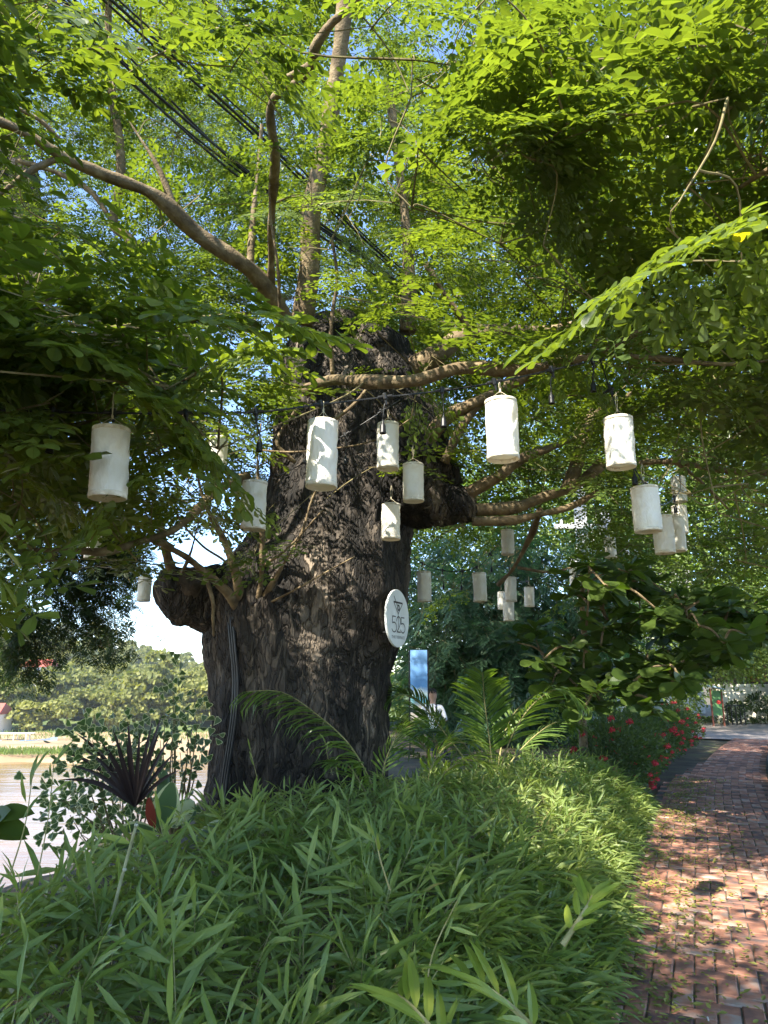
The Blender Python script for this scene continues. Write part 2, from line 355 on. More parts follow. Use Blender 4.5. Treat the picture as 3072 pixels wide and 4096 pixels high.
def feather_spray(r, n=7, L=.5, **kw):
    B = Bag(); f0 = feather(r, **kw)
    tube(B, [[0, 0, 0], [0, L, -.1 * L]], [.004, .0015], 3, 2, m=1, cap=False)
    for k in range(n):
        s = .15 + .85 * k / (n - 1); a = rad(r.uniform(35, 65)) * (1 if k % 2 else -1)
        B.scatter(f0, frames(np.array([math.sin(a), math.cos(a), r.uniform(-.4, .1)]), [r.uniform(-.4, .4), 0, 1.], r.uniform(.8, 1.1)), [[0, s * L, -.1 * L * s * s]])
    return B.tpl()
FEA = [feather_spray(rr, n=6, pairs=6, w=.022) for _ in range(3)]

# ------------------------------------------------------------------ ground, river, far bank
def bank_x(Y): return -3.0 + 0.16 * (Y - 6.5)
def ground_h(X, Y):
    d = bank_x(Y) - X
    return np.where(d > 0, -np.minimum(d * 0.62, 15.0), 0.0) - 0.06
gx = np.concatenate([np.arange(-60, -6, 3.0), np.arange(-6, 12, .5), np.arange(12, 200, 6)])
gy = np.concatenate([np.arange(-60, -6, 4.0), np.arange(-6, 26, .5), np.arange(26, 140, 6)])
GX, GY = np.meshgrid(gx, gy); GZ = ground_h(GX, GY)
GZ = GZ + np.where(GX < bank_x(GY), 0.12 * np.sin(GX * 1.7 + GY * 2.3), 0.0)
def grid(bag, X, Y, Z, m=0):
    h, w = X.shape; i, j = np.meshgrid(np.arange(h - 1), np.arange(w - 1), indexing='ij'); a = (i * w + j).ravel()
    bag.add(np.stack([X, Y, Z], -1).reshape(-1, 3), np.concatenate([np.stack([a, a + 1, a + w + 1], 1), np.stack([a, a + w + 1, a + w], 1)]), m)
M_soil = noisemat("soil", [(0.3, (0.05, 0.04, 0.028)), (0.55, (0.10, 0.08, 0.05)), (0.75, (0.10, 0.12, 0.04))], scale=2.5, bump=0.6, bscale=18)
B = Bag(); grid(B, GX, GY, GZ); tag(B.obj("ground", M_soil, smooth=True), "dark soil of the river bank and garden bed", None, None, "structure")
WZ = -12.0
def water_mat():
    m, N, L, b, out = nt("river_water")
    tc = N.new("ShaderNodeTexCoord"); mp = N.new("ShaderNodeMapping"); mp.inputs["Scale"].default_value = (0.25, 1.0, 1); L.new(tc.outputs["Object"], mp.inputs[0])
    n1 = N.new("ShaderNodeTexNoise"); n1.inputs["Scale"].default_value = 0.12; n1.inputs["Detail"].default_value = 5; L.new(mp.outputs[0], n1.inputs["Vector"])
    r = ramp(N, [(0.35, (0.145, 0.085, 0.035)), (0.65, (0.22, 0.135, 0.06))]); L.new(n1.outputs["Fac"], r.inputs[0]); L.new(r.outputs[0], b.inputs["Base Color"])
    n2 = N.new("ShaderNodeTexNoise"); n2.inputs["Scale"].default_value = 0.55; n2.inputs["Detail"].default_value = 6; L.new(mp.outputs[0], n2.inputs["Vector"])
    bp = N.new("ShaderNodeBump"); bp.inputs["Strength"].default_value = 0.5; bp.inputs["Distance"].default_value = 0.22; L.new(n2.outputs["Fac"], bp.inputs["Height"]); L.new(bp.outputs[0], b.inputs["Normal"])
    b.inputs["Roughness"].default_value = 0.12; b.inputs["Specular IOR Level"].default_value = 0.16
    return m
B = Bag(); B.add([[-700, -100, WZ], [500, -100, WZ], [500, 420, WZ], [-700, 420, WZ]], [[0, 1, 2], [0, 2, 3]])
tag(B.obj("river", water_mat()), "wide muddy brown river with sky reflections", None, None, "structure")
def hill_h(X, Y):
    t = np.clip((Y - 172) / 20, 0, 1) * 3.0 + (np.clip((Y - 185) / 270, 0, 1) ** 1.15 - np.clip((Y - 460) / 150, 0, 1)) * 34 * np.clip(1 - (X + 205) / 125, .30, 1.1)
    return WZ + 0.7 + t + 1.5 * np.sin(X * .035 + 1) * np.clip((Y - 200) / 100, 0, 1)
hx = np.linspace(-520, 520, 70); hy = np.concatenate([np.linspace(150, 200, 14), np.linspace(206, 640, 30)]); HX, HY = np.meshgrid(hx, hy)
HZ = hill_h(HX, HY); HZ[0] = WZ - 1
M_hillsoil = noisemat("far_bank_ground", [(0.35, (0.06, 0.09, 0.03)), (0.65, (0.12, 0.15, 0.05))], scale=0.08)
B = Bag(); grid(B, HX, HY, HZ); tag(B.obj("hill", M_hillsoil, smooth=True), "wooded hill across the river", None, None, "structure")
# sand bank: a long low tongue in front of the far bank
sx = np.linspace(-170, 60, 90); sw = np.linspace(0, 1, 9); SX, SW = np.meshgrid(sx, sw)
SY0 = 117 + 8 * np.clip((SX + 42) / 14, 0, 3) ** 1.2 + 1.5 * np.sin(SX * .3); SYy = SY0 + SW * (172 - SY0)
SZ = WZ + 0.15 + 0.75 * np.minimum(SW * 6, 1) + 0.15 * np.sin(SX * .8 + SW * 9)
SZ[0] = WZ - .5
M_sand = noisemat("river_sand", [(0.3, (0.20, 0.13, 0.07)), (0.6, (0.33, 0.24, 0.14)), (0.75, (0.20, 0.22, 0.07))], scale=0.18, stretch=(0.4, 1, 1))
B = Bag(); grid(B, SX, SYy, SZ); tag(B.obj("sand_bank", M_sand, smooth=True), "pale sand bank along the far shore", None, None, "structure")
def tufts(bag, n, x0, x1, y0, y1, h):
    X = rng.uniform(x0, x1, n); Y = rng.uniform(y0, y1, n); v, t = blade(1, .10, .3, 2)
    f = np.stack([rng.normal(0, .4, n), rng.normal(0, .4, n), np.ones(n)], 1)
    bag.scatter((v, t, np.zeros(len(t), int)), frames(f, [0, 1., 0.1], h * rng.uniform(.5, 1.1, n)), np.stack([X, Y, np.full(n, WZ + .8)], 1))
B = Bag(); tufts(B, 2500, -80, -40, 123, 128, 1.4); tufts(B, 1500, -95, -10, 150, 171, 1.3)
tag(B.obj("grass", M_lime), "bright green grass on the sand bank", "grass", None, "stuff")

# ------------------------------------------------------------------ trees over the river
def crown_mesh(name, r, R, H, n, size, flat=.75):
    B = Bag(); k = 16; cl = []
    for _ in range(k):
        a = r.uniform(0, 2 * math.pi); q = R * r.uniform(.15, .75); cl.append((q * math.cos(a), q * math.sin(a), H * r.uniform(.12, .85), R * r.uniform(.30, .5)))
    m = n // k; v = np.array([[-.5, -.35, 0], [.5, -.35, 0.08], [.4, .45, 0], [-.45, .4, .1]]); t = np.array([[0, 1, 2], [0, 2, 3]])
    for (x, y, z, q) in cl:
        d = unit(rng.normal(0, 1, (m, 3))); d[:, 2] = np.abs(d[:, 2]) * 1.0 - .25; rad_ = q * rng.uniform(.7, 1.05, m)[:, None]
        p = np.array([x, y, z]) + d * rad_ * [1, 1, flat]
        B.scatter((v, t, np.zeros(2, int)), frames(rng.normal(0, 1, (m, 3)), unit(d + rng.normal(0, .5, (m, 3))), size * rng.uniform(.6, 1.3, m)), p)
    tube(B, [[0, 0, -2], [.1, 0, H * .3], [.3, .2, H * .6]], [R * .06, R * .035], 6, 5, m=1)
    return B.mesh(name)
hr = random.Random(3); hill_meshes = []
for k in range(6):
    me = crown_mesh("far_tree", hr, hr.uniform(5, 7.5), hr.uniform(9, 13), 1500, .85); me.materials.append(M_hill); me.materials.append(M_twig); hill_meshes.append(me)
cnt = 0; tries = 0; spots = []
rows = [(x, y) for y in (176, 184, 193, 203, 215, 229, 245, 262, 282, 304, 330, 360, 395, 430, 455, 475) for x in np.arange(-.58 * y - 10, -.20 * y + 12, 9.5 + (y - 176) * .016)]
for (x, y) in rows:
    x += hr.uniform(-3, 3); y2 = y + hr.uniform(-4, 4); s = hr.uniform(.75, 1.3)
    c, sn = math.cos(hr.uniform(0, 6.28)), 0; a = hr.uniform(0, 6.28)
    M = np.array([[math.cos(a), -math.sin(a), 0], [math.sin(a), math.cos(a), 0], [0, 0, hr.uniform(.8, 1.15)]]) * s
    o = link("far_tree", hill_meshes[hr.randrange(6)], None, M, (x, y2, float(hill_h(np.array(x), np.array(y2)))))
    if y < 200: tag(o, "leafy tree in the front row on the far river shore", "tree", "trees lining the far shore")
    else: tag(o, "tree in the wood covering the hill across the river", "tree", "trees on the hill across the river")
# two houses on the hill
M_white = plain("white_plaster", (0.78, 0.76, 0.72)); M_tile = plain("red_roof_tile", (0.35, 0.09, 0.06))
for (px, py, Y, w, lab) in ((165, 2668, 232, 9, "white house with red roof on the wooded hill at left edge"), (-12, 2855, 171.5, 4.5, "small red-roofed hut low on the far shore at left edge")):
    c = PY(px, py, Y); h = empty("house", lab, "house", None, (c[0], Y, c[2] - 4))
    B = Bag(); box(B, (c[0], Y, c[2] - 3), (w, 6, 6)); B.obj("wall", M_white, h)
    B = Bag(); W2 = w * .56; B.add([[c[0] - W2, Y - 4, c[2]], [c[0] + W2, Y - 4, c[2]], [c[0] + W2, Y + 4, c[2]], [c[0] - W2, Y + 4, c[2]], [c[0] - W2 * .7, Y, c[2] + 2.4], [c[0] + W2 * .7, Y, c[2] + 2.4]],
                            [[0, 1, 5], [0, 5, 4], [2, 3, 4], [2, 4, 5], [3, 0, 4], [1, 2, 5], [0, 3, 2], [0, 2, 1]]); B.obj("roof", M_tile, h)
    for k in (-1, 0, 1):
        B = Bag(); box(B, (c[0] + k * w * .28, Y - 3.03, c[2] - 1.8), (w * .10, .08, 1.3)); B.obj("window", M_black, h)
    settle(h)
# moored boat
c = PY(60, 2965, 150); h = empty("boat", "long pale boat moored behind the sand bank at left edge", "boat", None, (c[0], 150, WZ))
B = Bag(); n = 14; L = 17
prof = []
for i in range(n):
    u = i / (n - 1) * 2 - 1; w = 1.1 * (1 - abs(u) ** 3); z = WZ + .9 + .9 * abs(u) ** 3
    prof.append([[c[0] + u * L / 2, 150 - w, z], [c[0] + u * L / 2, 150, WZ - .2], [c[0] + u * L / 2, 150 + w, z]])
V = np.array(prof).reshape(-1, 3); T = []
for i in range(n - 1):
    a = i * 3; T += [[a, a + 1, a + 4], [a, a + 4, a + 3], [a + 1, a + 2, a + 5], [a + 1, a + 5, a + 4], [a, a + 3, a + 5], [a, a + 5, a + 2]]
B.add(V, T); B.obj("hull", plain("boat_hull", (0.25, 0.33, 0.45)), h)
B = Bag(); box(B, (c[0] - 1, 150, WZ + 2.3), (9, 1.9, .12)); B.obj("roof", M_white, h)
for k in (-1, 1):
    for q in (-4.5, 0, 2.5):
        B = Bag(); box(B, (c[0] + q, 150 + k * .8, WZ + 1.5), (.1, .1, 1.6)); B.obj("post", M_white, h)
settle(h)

# ------------------------------------------------------------------ lantern table: photo box (at 1659 px width), label
K = 3072 / 1659.0
LANT = [
 (202, 280, 917, 1083, "largest white cloth lantern, hanging alone in front of dark leaves at left"),
 (665, 731, 903, 1059, "sunlit white cloth lantern with leaf shadows in front of the trunk"),
 (815, 862, 910, 1018, "sunlit cloth lantern right of the leaf-shadowed one, black socket in front"),
 (870, 915, 998, 1087, "yellow-green tinted cloth lantern below a leafy sprig at the trunk's right edge"),
 (525, 578, 1035, 1148, "shaded cloth lantern against the trunk's left edge above the sprouting shoots"),
 (825, 865, 1085, 1168, "small lantern with light spots low against the trunk above the round sign"),
 (1047, 1115, 858, 1000, "big cloth lantern with round light spots under the horizontal branch"),
 (1304, 1365, 897, 1016, "plain cloth lantern hanging from the fork of the horizontal branch at right"),
 (1363, 1420, 1047, 1153, "front lantern of the right-hand bunch, bright sun spots near its top"),
 (1408, 1450, 1110, 1198, "lowest lantern of the right-hand bunch, beside the front one"),
 (1440, 1475, 1113, 1193, "narrow lantern tucked between two others in the right-hand bunch"),
 (1450, 1479, 1028, 1087, "topmost lantern of the right-hand bunch with a small socket before it"),
 (1450, 1481, 1090, 1155, "beige rear lantern of the right-hand bunch under the topmost one"),
 (1304, 1329, 1160, 1207, "tilted small lantern just above the dark broad-leaved tree"),
 (1230, 1252, 1229, 1262, "little lantern half hidden by the top left leaves of the broad-leaved tree"),
 (1082, 1109, 1142, 1200, "small lantern directly under the low limb, socket cord across it"),
 (900, 930, 1231, 1300, "lantern right of the round sign's top, first on the far string"),
 (1020, 1049, 1234, 1300, "second lantern on the far string, right of the one by the sign"),
 (1090, 1115, 1244, 1300, "lantern in front of two smaller ones before the dark feathery tree"),
 (1075, 1090, 1276, 1322, "tiny lantern peeking out left behind the group of three"),
 (1087, 1110, 1290, 1341, "lowest tiny lantern of the group of three before the feathery tree"),
 (1132, 1153, 1266, 1311, "tiny lantern standing alone right of the group of three"),
 (300, 328, 1243, 1300, "lone grey-looking lantern against the sky left of the cut stump"),
 (187, 220, 1143, 1208, "lantern crossed by the long thin branch at lower left"),
 (168, 205, 985, 1078, "lantern half hidden behind the largest white one"),
 (133, 171, 1062, 1118, "leaf-covered lantern below left of the largest white one"),
 (262, 284, 1060, 1100, "lantern scrap showing through leaves below right of the largest white one"),
 (450, 492, 942, 1012, "leaf-covered lantern left of the trunk above the shaded one"),
 (80, 97, 1122, 1160, "tiny lantern deep in the leaves at the far left"),
]
LD, LH = 0.18, 0.36
lan = []
for (x0, x1, y0, y1, lab) in LANT:
    w = (x1 - x0) * K; d = LD * FPX / w
    if w < 40: d = min(d, 15.0)
    lan.append((P((x0 + x1) / 2 * K, (y0 + .06 * (y1 - y0)) * K, d), d, (x0 * K, x1 * K, y0 * K, y1 * K), lab))

# ------------------------------------------------------------------ the great tree: trunk and limbs
TY = 8.3
rings = [(3620, 660, 1640), (3480, 730, 1590), (3300, 780, 1560), (3100, 815, 1545), (2900, 832, 1552), (2700, 838, 1556), (2600, 832, 1572), (2500, 838, 1602),
         (2400, 880, 1632), (2300, 940, 1640), (2200, 1005, 1634), (2100, 1050, 1630), (2000, 1080, 1640), (1900, 1092, 1655), (1700, 1100, 1668), (1500, 1112, 1660), (1380, 1170, 1625), (1300, 1290, 1540)]
tc_, tr_ = [], []
for (y, xl, xr) in rings:
    c = PY((xl + xr) / 2, y, TY); d = proj(c)[2]; tc_.append(c); tr_.append((xr - xl) / 2 / FPX * d * .985)
tc_ = np.array(tc_); tr_ = np.array(tr_)
def barky(amp, plate=.16):
    def fn(V, c, R):
        n, s, _ = V.shape; out = V.copy()
        for i in range(n):
            for j in range(s):
                p = V[i, j]; d = p - c[i]; d = d / (np.linalg.norm(d) + 1e-9); q = Vector((p[0], p[1], p[2] * .55))
                a = mnoise.fractal(q * 1.3, 1.0, 2.0, 3) * amp * 1.6 + mnoise.noise(Vector((p[0] * 3.2, p[1] * 3.2, p[2] * .5))) * amp * 1.1
                qq = q * (1 / plate) + Vector((a * 8, 0, mnoise.noise(q * 4) * .7)); ds = mnoise.voronoi(qq)[0]
                e = min(1.0, (ds[1] - ds[0]) * 2.4)
                out[i, j] = p + d * (a + amp * .34 * e - amp * .2)
        return out
    return fn
def trunk_front(x, y, off=0.02):
    """point on the trunk's camera side under photo pixel (x, y)"""
    for d in np.arange(6.0, 9.2, .01):
        p = P(x, y, d); cx = np.interp(p[2], tc_[:, 2], tc_[:, 0]); cy = np.interp(p[2], tc_[:, 2], tc_[:, 1]); r = np.interp(p[2], tc_[:, 2], tr_)
        if math.hypot(p[0] - cx, p[1] - cy) < r: return P(x, y, d - off)
    return P(x, y, 8.3)
tree = empty("great_tree", "huge old rain tree with gnarled dark trunk and wide green crown", "tree", None, (tc_[0][0], tc_[0][1], 0))
B = Bag(); tube(B, tc_, tr_, 150, 330, fn=barky(.085, .17)); B.obj("trunk", M_bark, tree, smooth=True)
# the sawn-off limb on the left
st = [P(1020, 2440, 8.2), P(900, 2410, 8.0), P(790, 2385, 7.85), P(700, 2375, 7.7), P(655, 2385, 7.65), P(640, 2390, 7.62)]
B = Bag(); tube(B, st, [.42, .37, .30, .27, .22, .09], 48, 60, fn=barky(.075, .12)); o = B.obj("limb_stump", M_bark, tree, smooth=True)
M_cut = noisemat("weathered_cut_wood", [(0.3, (0.03, 0.024, 0.018)), (0.7, (0.12, 0.09, 0.065))], scale=5, bump=0.7, bscale=30)
B = Bag(); tube(B, [P(765, 2345, 7.72), P(752, 2335, 7.60), P(749, 2333, 7.57), P(748, 2333, 7.60)], [.21, .19, .14, .02], 32, 20, fn=barky(.05, .07)); B.obj("cut_face", M_cut, o, smooth=True)
# burl on the right with the low limbs
B = Bag(); tube(B, [P(1500, 1930, 8.6), P(1640, 1960, 8.3), P(1760, 2000, 8.15), P(1850, 2040, 8.1), P(1900, 2060, 8.1)], [.55, .44, .34, .27, .14], 48, 54, fn=barky(.08, .11)); B.obj("burl", M_bark, tree, smooth=True)
B = Bag(); tube(B, [P(1560, 1700, 8.7), P(1660, 1780, 8.3), P(1745, 1860, 8.2), P(1800, 1960, 8.2)], [.5, .36, .27, .2], 40, 40, fn=barky(.08, .11)); B.obj("burl", M_bark, tree, smooth=True)
B = Bag(); tube(B, [P(1420, 1420, 8.6), P(1500, 1360, 8.5), P(1560, 1320, 8.5)], [.42, .36, .16], 40, 30, fn=barky(.1, .12)); B.obj("burl", M_bark, tree, smooth=True)
LIMBS = [  # (points px,py,distance), start/end thickness in photo px
 ([(1160, 1330, 7.9), (1090, 1190, 7.6), (1020, 1100, 7.4), (940, 1035, 7.2), (800, 930, 7.0), (620, 790, 6.7), (420, 690, 6.4), (255, 620, 6.2), (90, 520, 6.0), (-120, 420, 5.8)], 76, 38),
 ([(255, 625, 6.2), (120, 690, 6.1), (-40, 800, 6.0)], 34, 24),
 ([(240, 560, 6.2), (150, 470, 6.1), (-60, 380, 5.9)], 26, 20),
 ([(1205, 1300, 8.1), (1235, 1080, 8.0), (1250, 850, 7.9), (1290, 620, 7.8), (1340, 330, 7.7), (1375, 60, 7.6), (1385, -250, 7.5)], 96, 50),
 ([(1000, 1060, 7.4), (1012, 850, 7.5), (1040, 650, 7.6), (1050, 500, 7.6)], 34, 18),
 ([(1632, 1330, 8.8), (1636, 1130, 8.9), (1620, 900, 9.0), (1590, 650, 9.0), (1560, 350, 9.0)], 62, 34),
 ([(1230, 1560, 7.0), (1330, 1525, 6.2), (1480, 1528, 5.6), (1650, 1520, 5.4), (1850, 1480, 5.3), (2100, 1478, 5.3), (2330, 1430, 5.3), (2500, 1370, 5.3), (2640, 1300, 5.3), (2900, 1330, 5.3)], 44, 24),
 ([(2370, 1425, 5.3), (2385, 1330, 5.4), (2430, 1210, 5.5), (2490, 1130, 5.6), (2560, 980, 5.7)], 32, 14),
 ([(2400, 1420, 5.3), (2620, 1432, 5.2), (2900, 1450, 5.1), (3150, 1430, 5.0)], 26, 18),
 ([(1640, 1480, 8.6), (1740, 1425, 8.5), (1850, 1345, 8.5), (2000, 1325, 8.4), (2180, 1318, 8.4), (2500, 1250, 8.3)], 90, 30),
 ([(1900, 1400, 7.6), (1860, 1310, 7.5), (1790, 1190, 7.4), (1700, 1050, 7.3)], 26, 20),
 ([(1700, 1830, 8.2), (1740, 1720, 8.0), (1830, 1640, 7.9), (1960, 1580, 7.8), (2150, 1480, 7.6), (2300, 1420, 7.5)], 74, 24),
 ([(1780, 1850, 8.0), (1830, 1730, 7.9), (1900, 1640, 7.9), (2000, 1560, 8.0)], 48, 22),
 ([(1870, 1975, 8.1), (1990, 1905, 8.0), (2080, 1835, 8.0), (2200, 1790, 8.0), (2340, 1740, 8.0)], 62, 24),
 ([(1880, 2040, 8.1), (2060, 2030, 8.0), (2180, 1985, 8.0), (2290, 1950, 8.1), (2420, 1850, 8.3)], 56, 32),
 ([(1890, 2085, 8.0), (2050, 2075, 7.9), (2170, 2050, 7.8), (2270, 2020, 7.8), (2400, 1960, 7.8)], 46, 26),
 ([(2270, 1960, 8.1), (2300, 1890, 8.2), (2330, 1760, 8.4), (2400, 1640, 8.5), (2560, 1560, 8.6)], 66, 26),
 ([(2160, 2040, 9.0), (2130, 2130, 9.6), (2060, 2260, 10.0), (1990, 2340, 10.2)], 28, 16),
 ([(2070, 2270, 10.0), (2200, 2285, 10.0), (2300, 2270, 10.0)], 14, 8),
 ([(2560, 1850, 7.6), (2700, 1845, 7.3), (2900, 1880, 7.0), (3100, 1900, 6.8)], 30, 18),
 ([(2700, 1850, 7.3), (2800, 1920, 7.3), (2940, 2060, 7.3)], 16, 8),
 ([(960, 2440, 7.4), (900, 2370, 7.3), (820, 2290, 7.2), (740, 2230, 7.1), (670, 2190, 7.0), (560, 2130, 7.0)], 42, 18),
 ([(820, 2300, 7.2), (850, 2400, 7.15), (856, 2470, 7.2), (858, 2540, 7.3)], 20, 14),
 ([(965, 2430, 7.4), (950, 2330, 7.3), (925, 2240, 7.2), (890, 2150, 7.1), (830, 2030, 7.0), (790, 1900, 6.9), (800, 1760, 6.8)], 34, 8),
 ([(985, 2420, 7.4), (920, 2280, 7.2), (800, 2180, 7.0), (700, 2060, 6.8), (640, 1900, 6.6)], 12, 6),
 ([(1030, 2410, 7.3), (1046, 2300, 7.2), (1045, 2130, 7.1), (1050, 1990, 7.0), (1030, 1850, 6.9), (1040, 1700, 6.8)], 22, 8),
 ([(1050, 2400, 7.3), (1140, 2260, 7.1), (1200, 2130, 7.0), (1240, 2020, 7.0), (1270, 1940, 6.9)], 24, 12),
 ([(1060, 2260, 7.1), (1160, 2190, 7.0), (1290, 2050, 6.9)], 12, 7),
 ([(1040, 2430, 7.3), (1180, 2360, 7.0), (1290, 2300, 6.9), (1430, 2230, 6.8)], 10, 5),
 ([(130, 2200, 5.2), (290, 2208, 5.4), (420, 2198, 5.6), (560, 2165, 5.9), (690, 2115, 6.2), (800, 2030, 6.6), (870, 1960, 7.1), (980, 1900, 7.9)], 26, 40),
 ([(690, 2300, 7.7), (670, 2220, 7.6), (655, 2150, 7.6), (640, 2060, 7.6), (590, 1930, 7.4), (560, 1780, 7.2)], 44, 10),
 ([(720, 2310, 7.6), (760, 2200, 7.5), (800, 2090, 7.4), (860, 1950, 7.2), (880, 1800, 7.0)], 20, 7),
 ([(690, 2190, 7.4), (500, 2070, 7.6), (330, 1990, 7.8), (150, 1900, 8.0)], 26, 20),
 ([(330, 1960, 6.2), (180, 1910, 6.0), (0, 1860, 5.8), (-150, 1850, 5.6)], 44, 34),
 ([(1240, 300, 5.6), (1180, 330, 5.7), (1080, 420, 6.0), (1090, 640, 6.4), (1080, 900, 7.0), (1090, 1150, 7.6)], 20, 34),
 ([(1150, 310, 5.6), (1245, 260, 5.5), (1270, 190, 5.4), (1330, 110, 5.3), (1410, 20, 5.2), (1480, -100, 5.1)], 26, 36),
 ([(1330, 1500, 6.8), (1325, 1300, 6.7), (1340, 1100, 6.7), (1325, 950, 6.7)], 18, 12),
 ([(1120, 1250, 7.0), (1125, 1050, 6.8), (1085, 850, 6.7), (1080, 700, 6.6)], 14, 8),
 ([(700, 840, 6.9), (620, 650, 6.8), (530, 500, 6.8), (460, 350, 6.8)], 22, 8),
 ([(580, 1080, 9.0), (520, 960, 9.0), (452, 885, 9.0), (480, 740, 9.0), (480, 560, 9.0), (450, 400, 9.0), (430, 150, 9.0), (440, -100, 9.0)], 52, 34),
 ([(450, 890, 9.0), (370, 780, 9.0), (240, 690, 9.0), (60, 640, 9.0)], 30, 18),
 ([(2270, 700, 6.0), (2310, 640, 5.8), (2290, 500, 5.6), (2280, 340, 5.5)], 16, 10),
 ([(2960, 750, 4.6), (3072, 670, 4.4), (3200, 600, 4.3)], 18, 26),
 ([(1180, 1850, 7.0), (1110, 1780, 6.9), (1130, 1720, 6.9), (1180, 1640, 6.9)], 20, 14),
 ([(1030, 1800, 6.4), (1180, 1795, 6.3), (1400, 1780, 6.2), (1540, 1750, 6.1), (1640, 1680, 6.1)], 9, 5),
 ([(1250, 1740, 6.6), (1400, 1620, 6.6), (1490, 1540, 6.6)], 18, 12),
]
limb_pts = []
for pts, a, b in LIMBS:
    W = np.array([P(*q) for q in pts]); B = Bag(); da, db = pts[0][2], pts[-1][2]
    big = a > 18; n = len(pts) * 8
    jit = rng.normal(0, 1, W.shape) * .012; jit[0] = 0; W = W + jit
    c = tube(B, W, [a / 2 / FPX * da, b / 2 / FPX * db], 12 if big else 7, n, fn=barky(.014, .05) if big else None)
    B.obj("branch", M_branch, tree, smooth=True)
    limb_pts.append(c)
LP = np.concatenate(limb_pts)

# ------------------------------------------------------------------ where light must come through, where leaves must not hang
BEAMS = []
def beam(p, r): BEAMS.append((np.asarray(p, float), r))
for k, r in ((1, .27), (2, .24)): beam(lan[k][0] - [0, 0, .18], r)
for (x, y, r) in ((1150, 1900, .28), (1230, 1480, .25), (1150, 2010, .2)): beam(trunk_front(x, y), r)
for (x, y, d, r) in ((1300, 250, 5, .8), (950, 150, 4.6, .7), (2350, 450, 6, .9), (2800, 900, 5, .8), (2850, 1450, 3.4, .5), (2700, 1700, 3.6, .3), (2950, 1200, 3.4, .5), (2000, 300, 6.5, .8), (600, 200, 4.6, .5), (1700, 600, 6.5, .7),
                     (620, 790, 6.6, .35), (300, 640, 6.1, .3), (880, 990, 7.0, .3), (1250, 950, 7.7, .4), (1300, 600, 7.6, .4), (1150, 1450, 6.8, .45), (1450, 1900, 6.6, .35), (2600, 350, 6, .8), (2200, 900, 7, .5),
                     (2150, 700, 6.5, .8), (2500, 650, 6, .8), (2050, 1000, 7, .7), (2650, 1000, 5.5, .6), (2400, 1000, 6, .5), (1900, 800, 7, .6), (2950, 600, 5, .7), (2900, 200, 5.5, .8), (1250, 2980, 6.6, .2), (2480, 2750, 8.2, .3), (2620, 2790, 8.2, .25), (1500, 1520, 5.5, .2), (1750, 1100, 7, .4), (1200, 330, 5.4, .3), (2500, 1150, 5, .5)): beam(P(x, y, d), r)
LITPOLY = [np.array([(2.15, 4.75), (2.5, 5.7), (2.8, 6.5), (3.8, 6.9), (5.5, 6.2), (4.6, 4.4), (2.7, 4.2)]),
           np.array([(0.5, 8.2), (1.3, 6.9), (2.2, 6.5), (3.1, 8.3), (3.3, 9.4), (1.6, 9.8), (0.5, 9.2)])]
LITBIG = [q.mean(0) + (q - q.mean(0)) * (1 + .65 / np.linalg.norm(q - q.mean(0), axis=1, keepdims=True)) for q in LITPOLY]
def light_ok(p, keep=.03, margin=.30, soft=False):
    """False where a spray at p would block one of the sunlit spots"""
    p = np.atleast_2d(p); ok = np.ones(len(p), bool)
    for q, r in BEAMS:
        if soft and r > .275: continue
        v = p - q; t = v @ SUN; dist = np.linalg.norm(v - t[:, None] * SUN, axis=1)
        ok &= ~((t > .25) & (dist < r + margin))
    f = p[:, :2] - SUN[:2] / SUN[2] * (p[:, 2:3] - .5)
    for poly in LITBIG: ok &= ~(inpoly(f, poly) & (p[:, 2] > 1.3))
    return ok | (rng.random(len(p)) < keep)
KEEP = [  # (polygon px, only leaves nearer than, chance to stay)
 ([(540, 2120), (1000, 2170), (1050, 2560), (540, 2560)], 9, .04),
 ([(560, 2130), (860, 2080), (870, 2700), (430, 2560), (560, 2400)], 60, .0),
 ([(860, 2230), (1640, 2230), (1640, 3300), (800, 3300)], 60, .0),
 ([(1080, 1760), (1320, 1760), (1640, 2050), (1640, 2250), (1020, 2250)], 8.6, .18),
 ([(480, 1930), (940, 1930), (940, 2090), (480, 2090)], 6.4, .5),
 ([(-100, 740), (210, 760), (300, 1170), (-100, 1190)], 11, .12),
 ([(1500, 2150), (1700, 2150), (1700, 2700), (1500, 2700)], 9, .0),
 ([(1020, 1000), (1250, 1000), (1250, 1330), (1120, 1330)], 7.6, .15),
 ([(1170, 520), (1400, 520), (1350, 1280), (1130, 1280)], 7.8, .12),
 ([(-100, 300), (500, 570), (1100, 870), (1220, 1260), (980, 1270), (700, 1090), (300, 860), (-100, 730)], 7.3, .04),
 ([(350, 1630), (1300, 1590), (2420, 1380), (2420, 1500), (1300, 1700), (350, 1700)], 4.5, .25),
 ([(1360, 1440), (2450, 1330), (2450, 1470), (1900, 1560), (1360, 1600)], 5.3, .2),
 ([(1640, 1900), (2300, 1780), (2400, 2080), (1640, 2160)], 9.5, .06),
 ([(1620, 2100), (2360, 2100), (2360, 2560), (1620, 2560)], 12.4, .02),
 ([(1700, 1620), (1950, 1560), (1860, 1950), (1700, 1950)], 8.0, .15),
 ([(200, 420), (900, 520), (900, 1000), (560, 900), (200, 650)], 30, .5),
 ([(380, 0), (640, 60), (1080, 560), (1500, 1060), (1380, 1120), (820, 660), (200, 20)], 7.5, .35),
 ([(2250, 1650), (2640, 1700), (2800, 2250), (2250, 2250)], 7.4, .05),
]
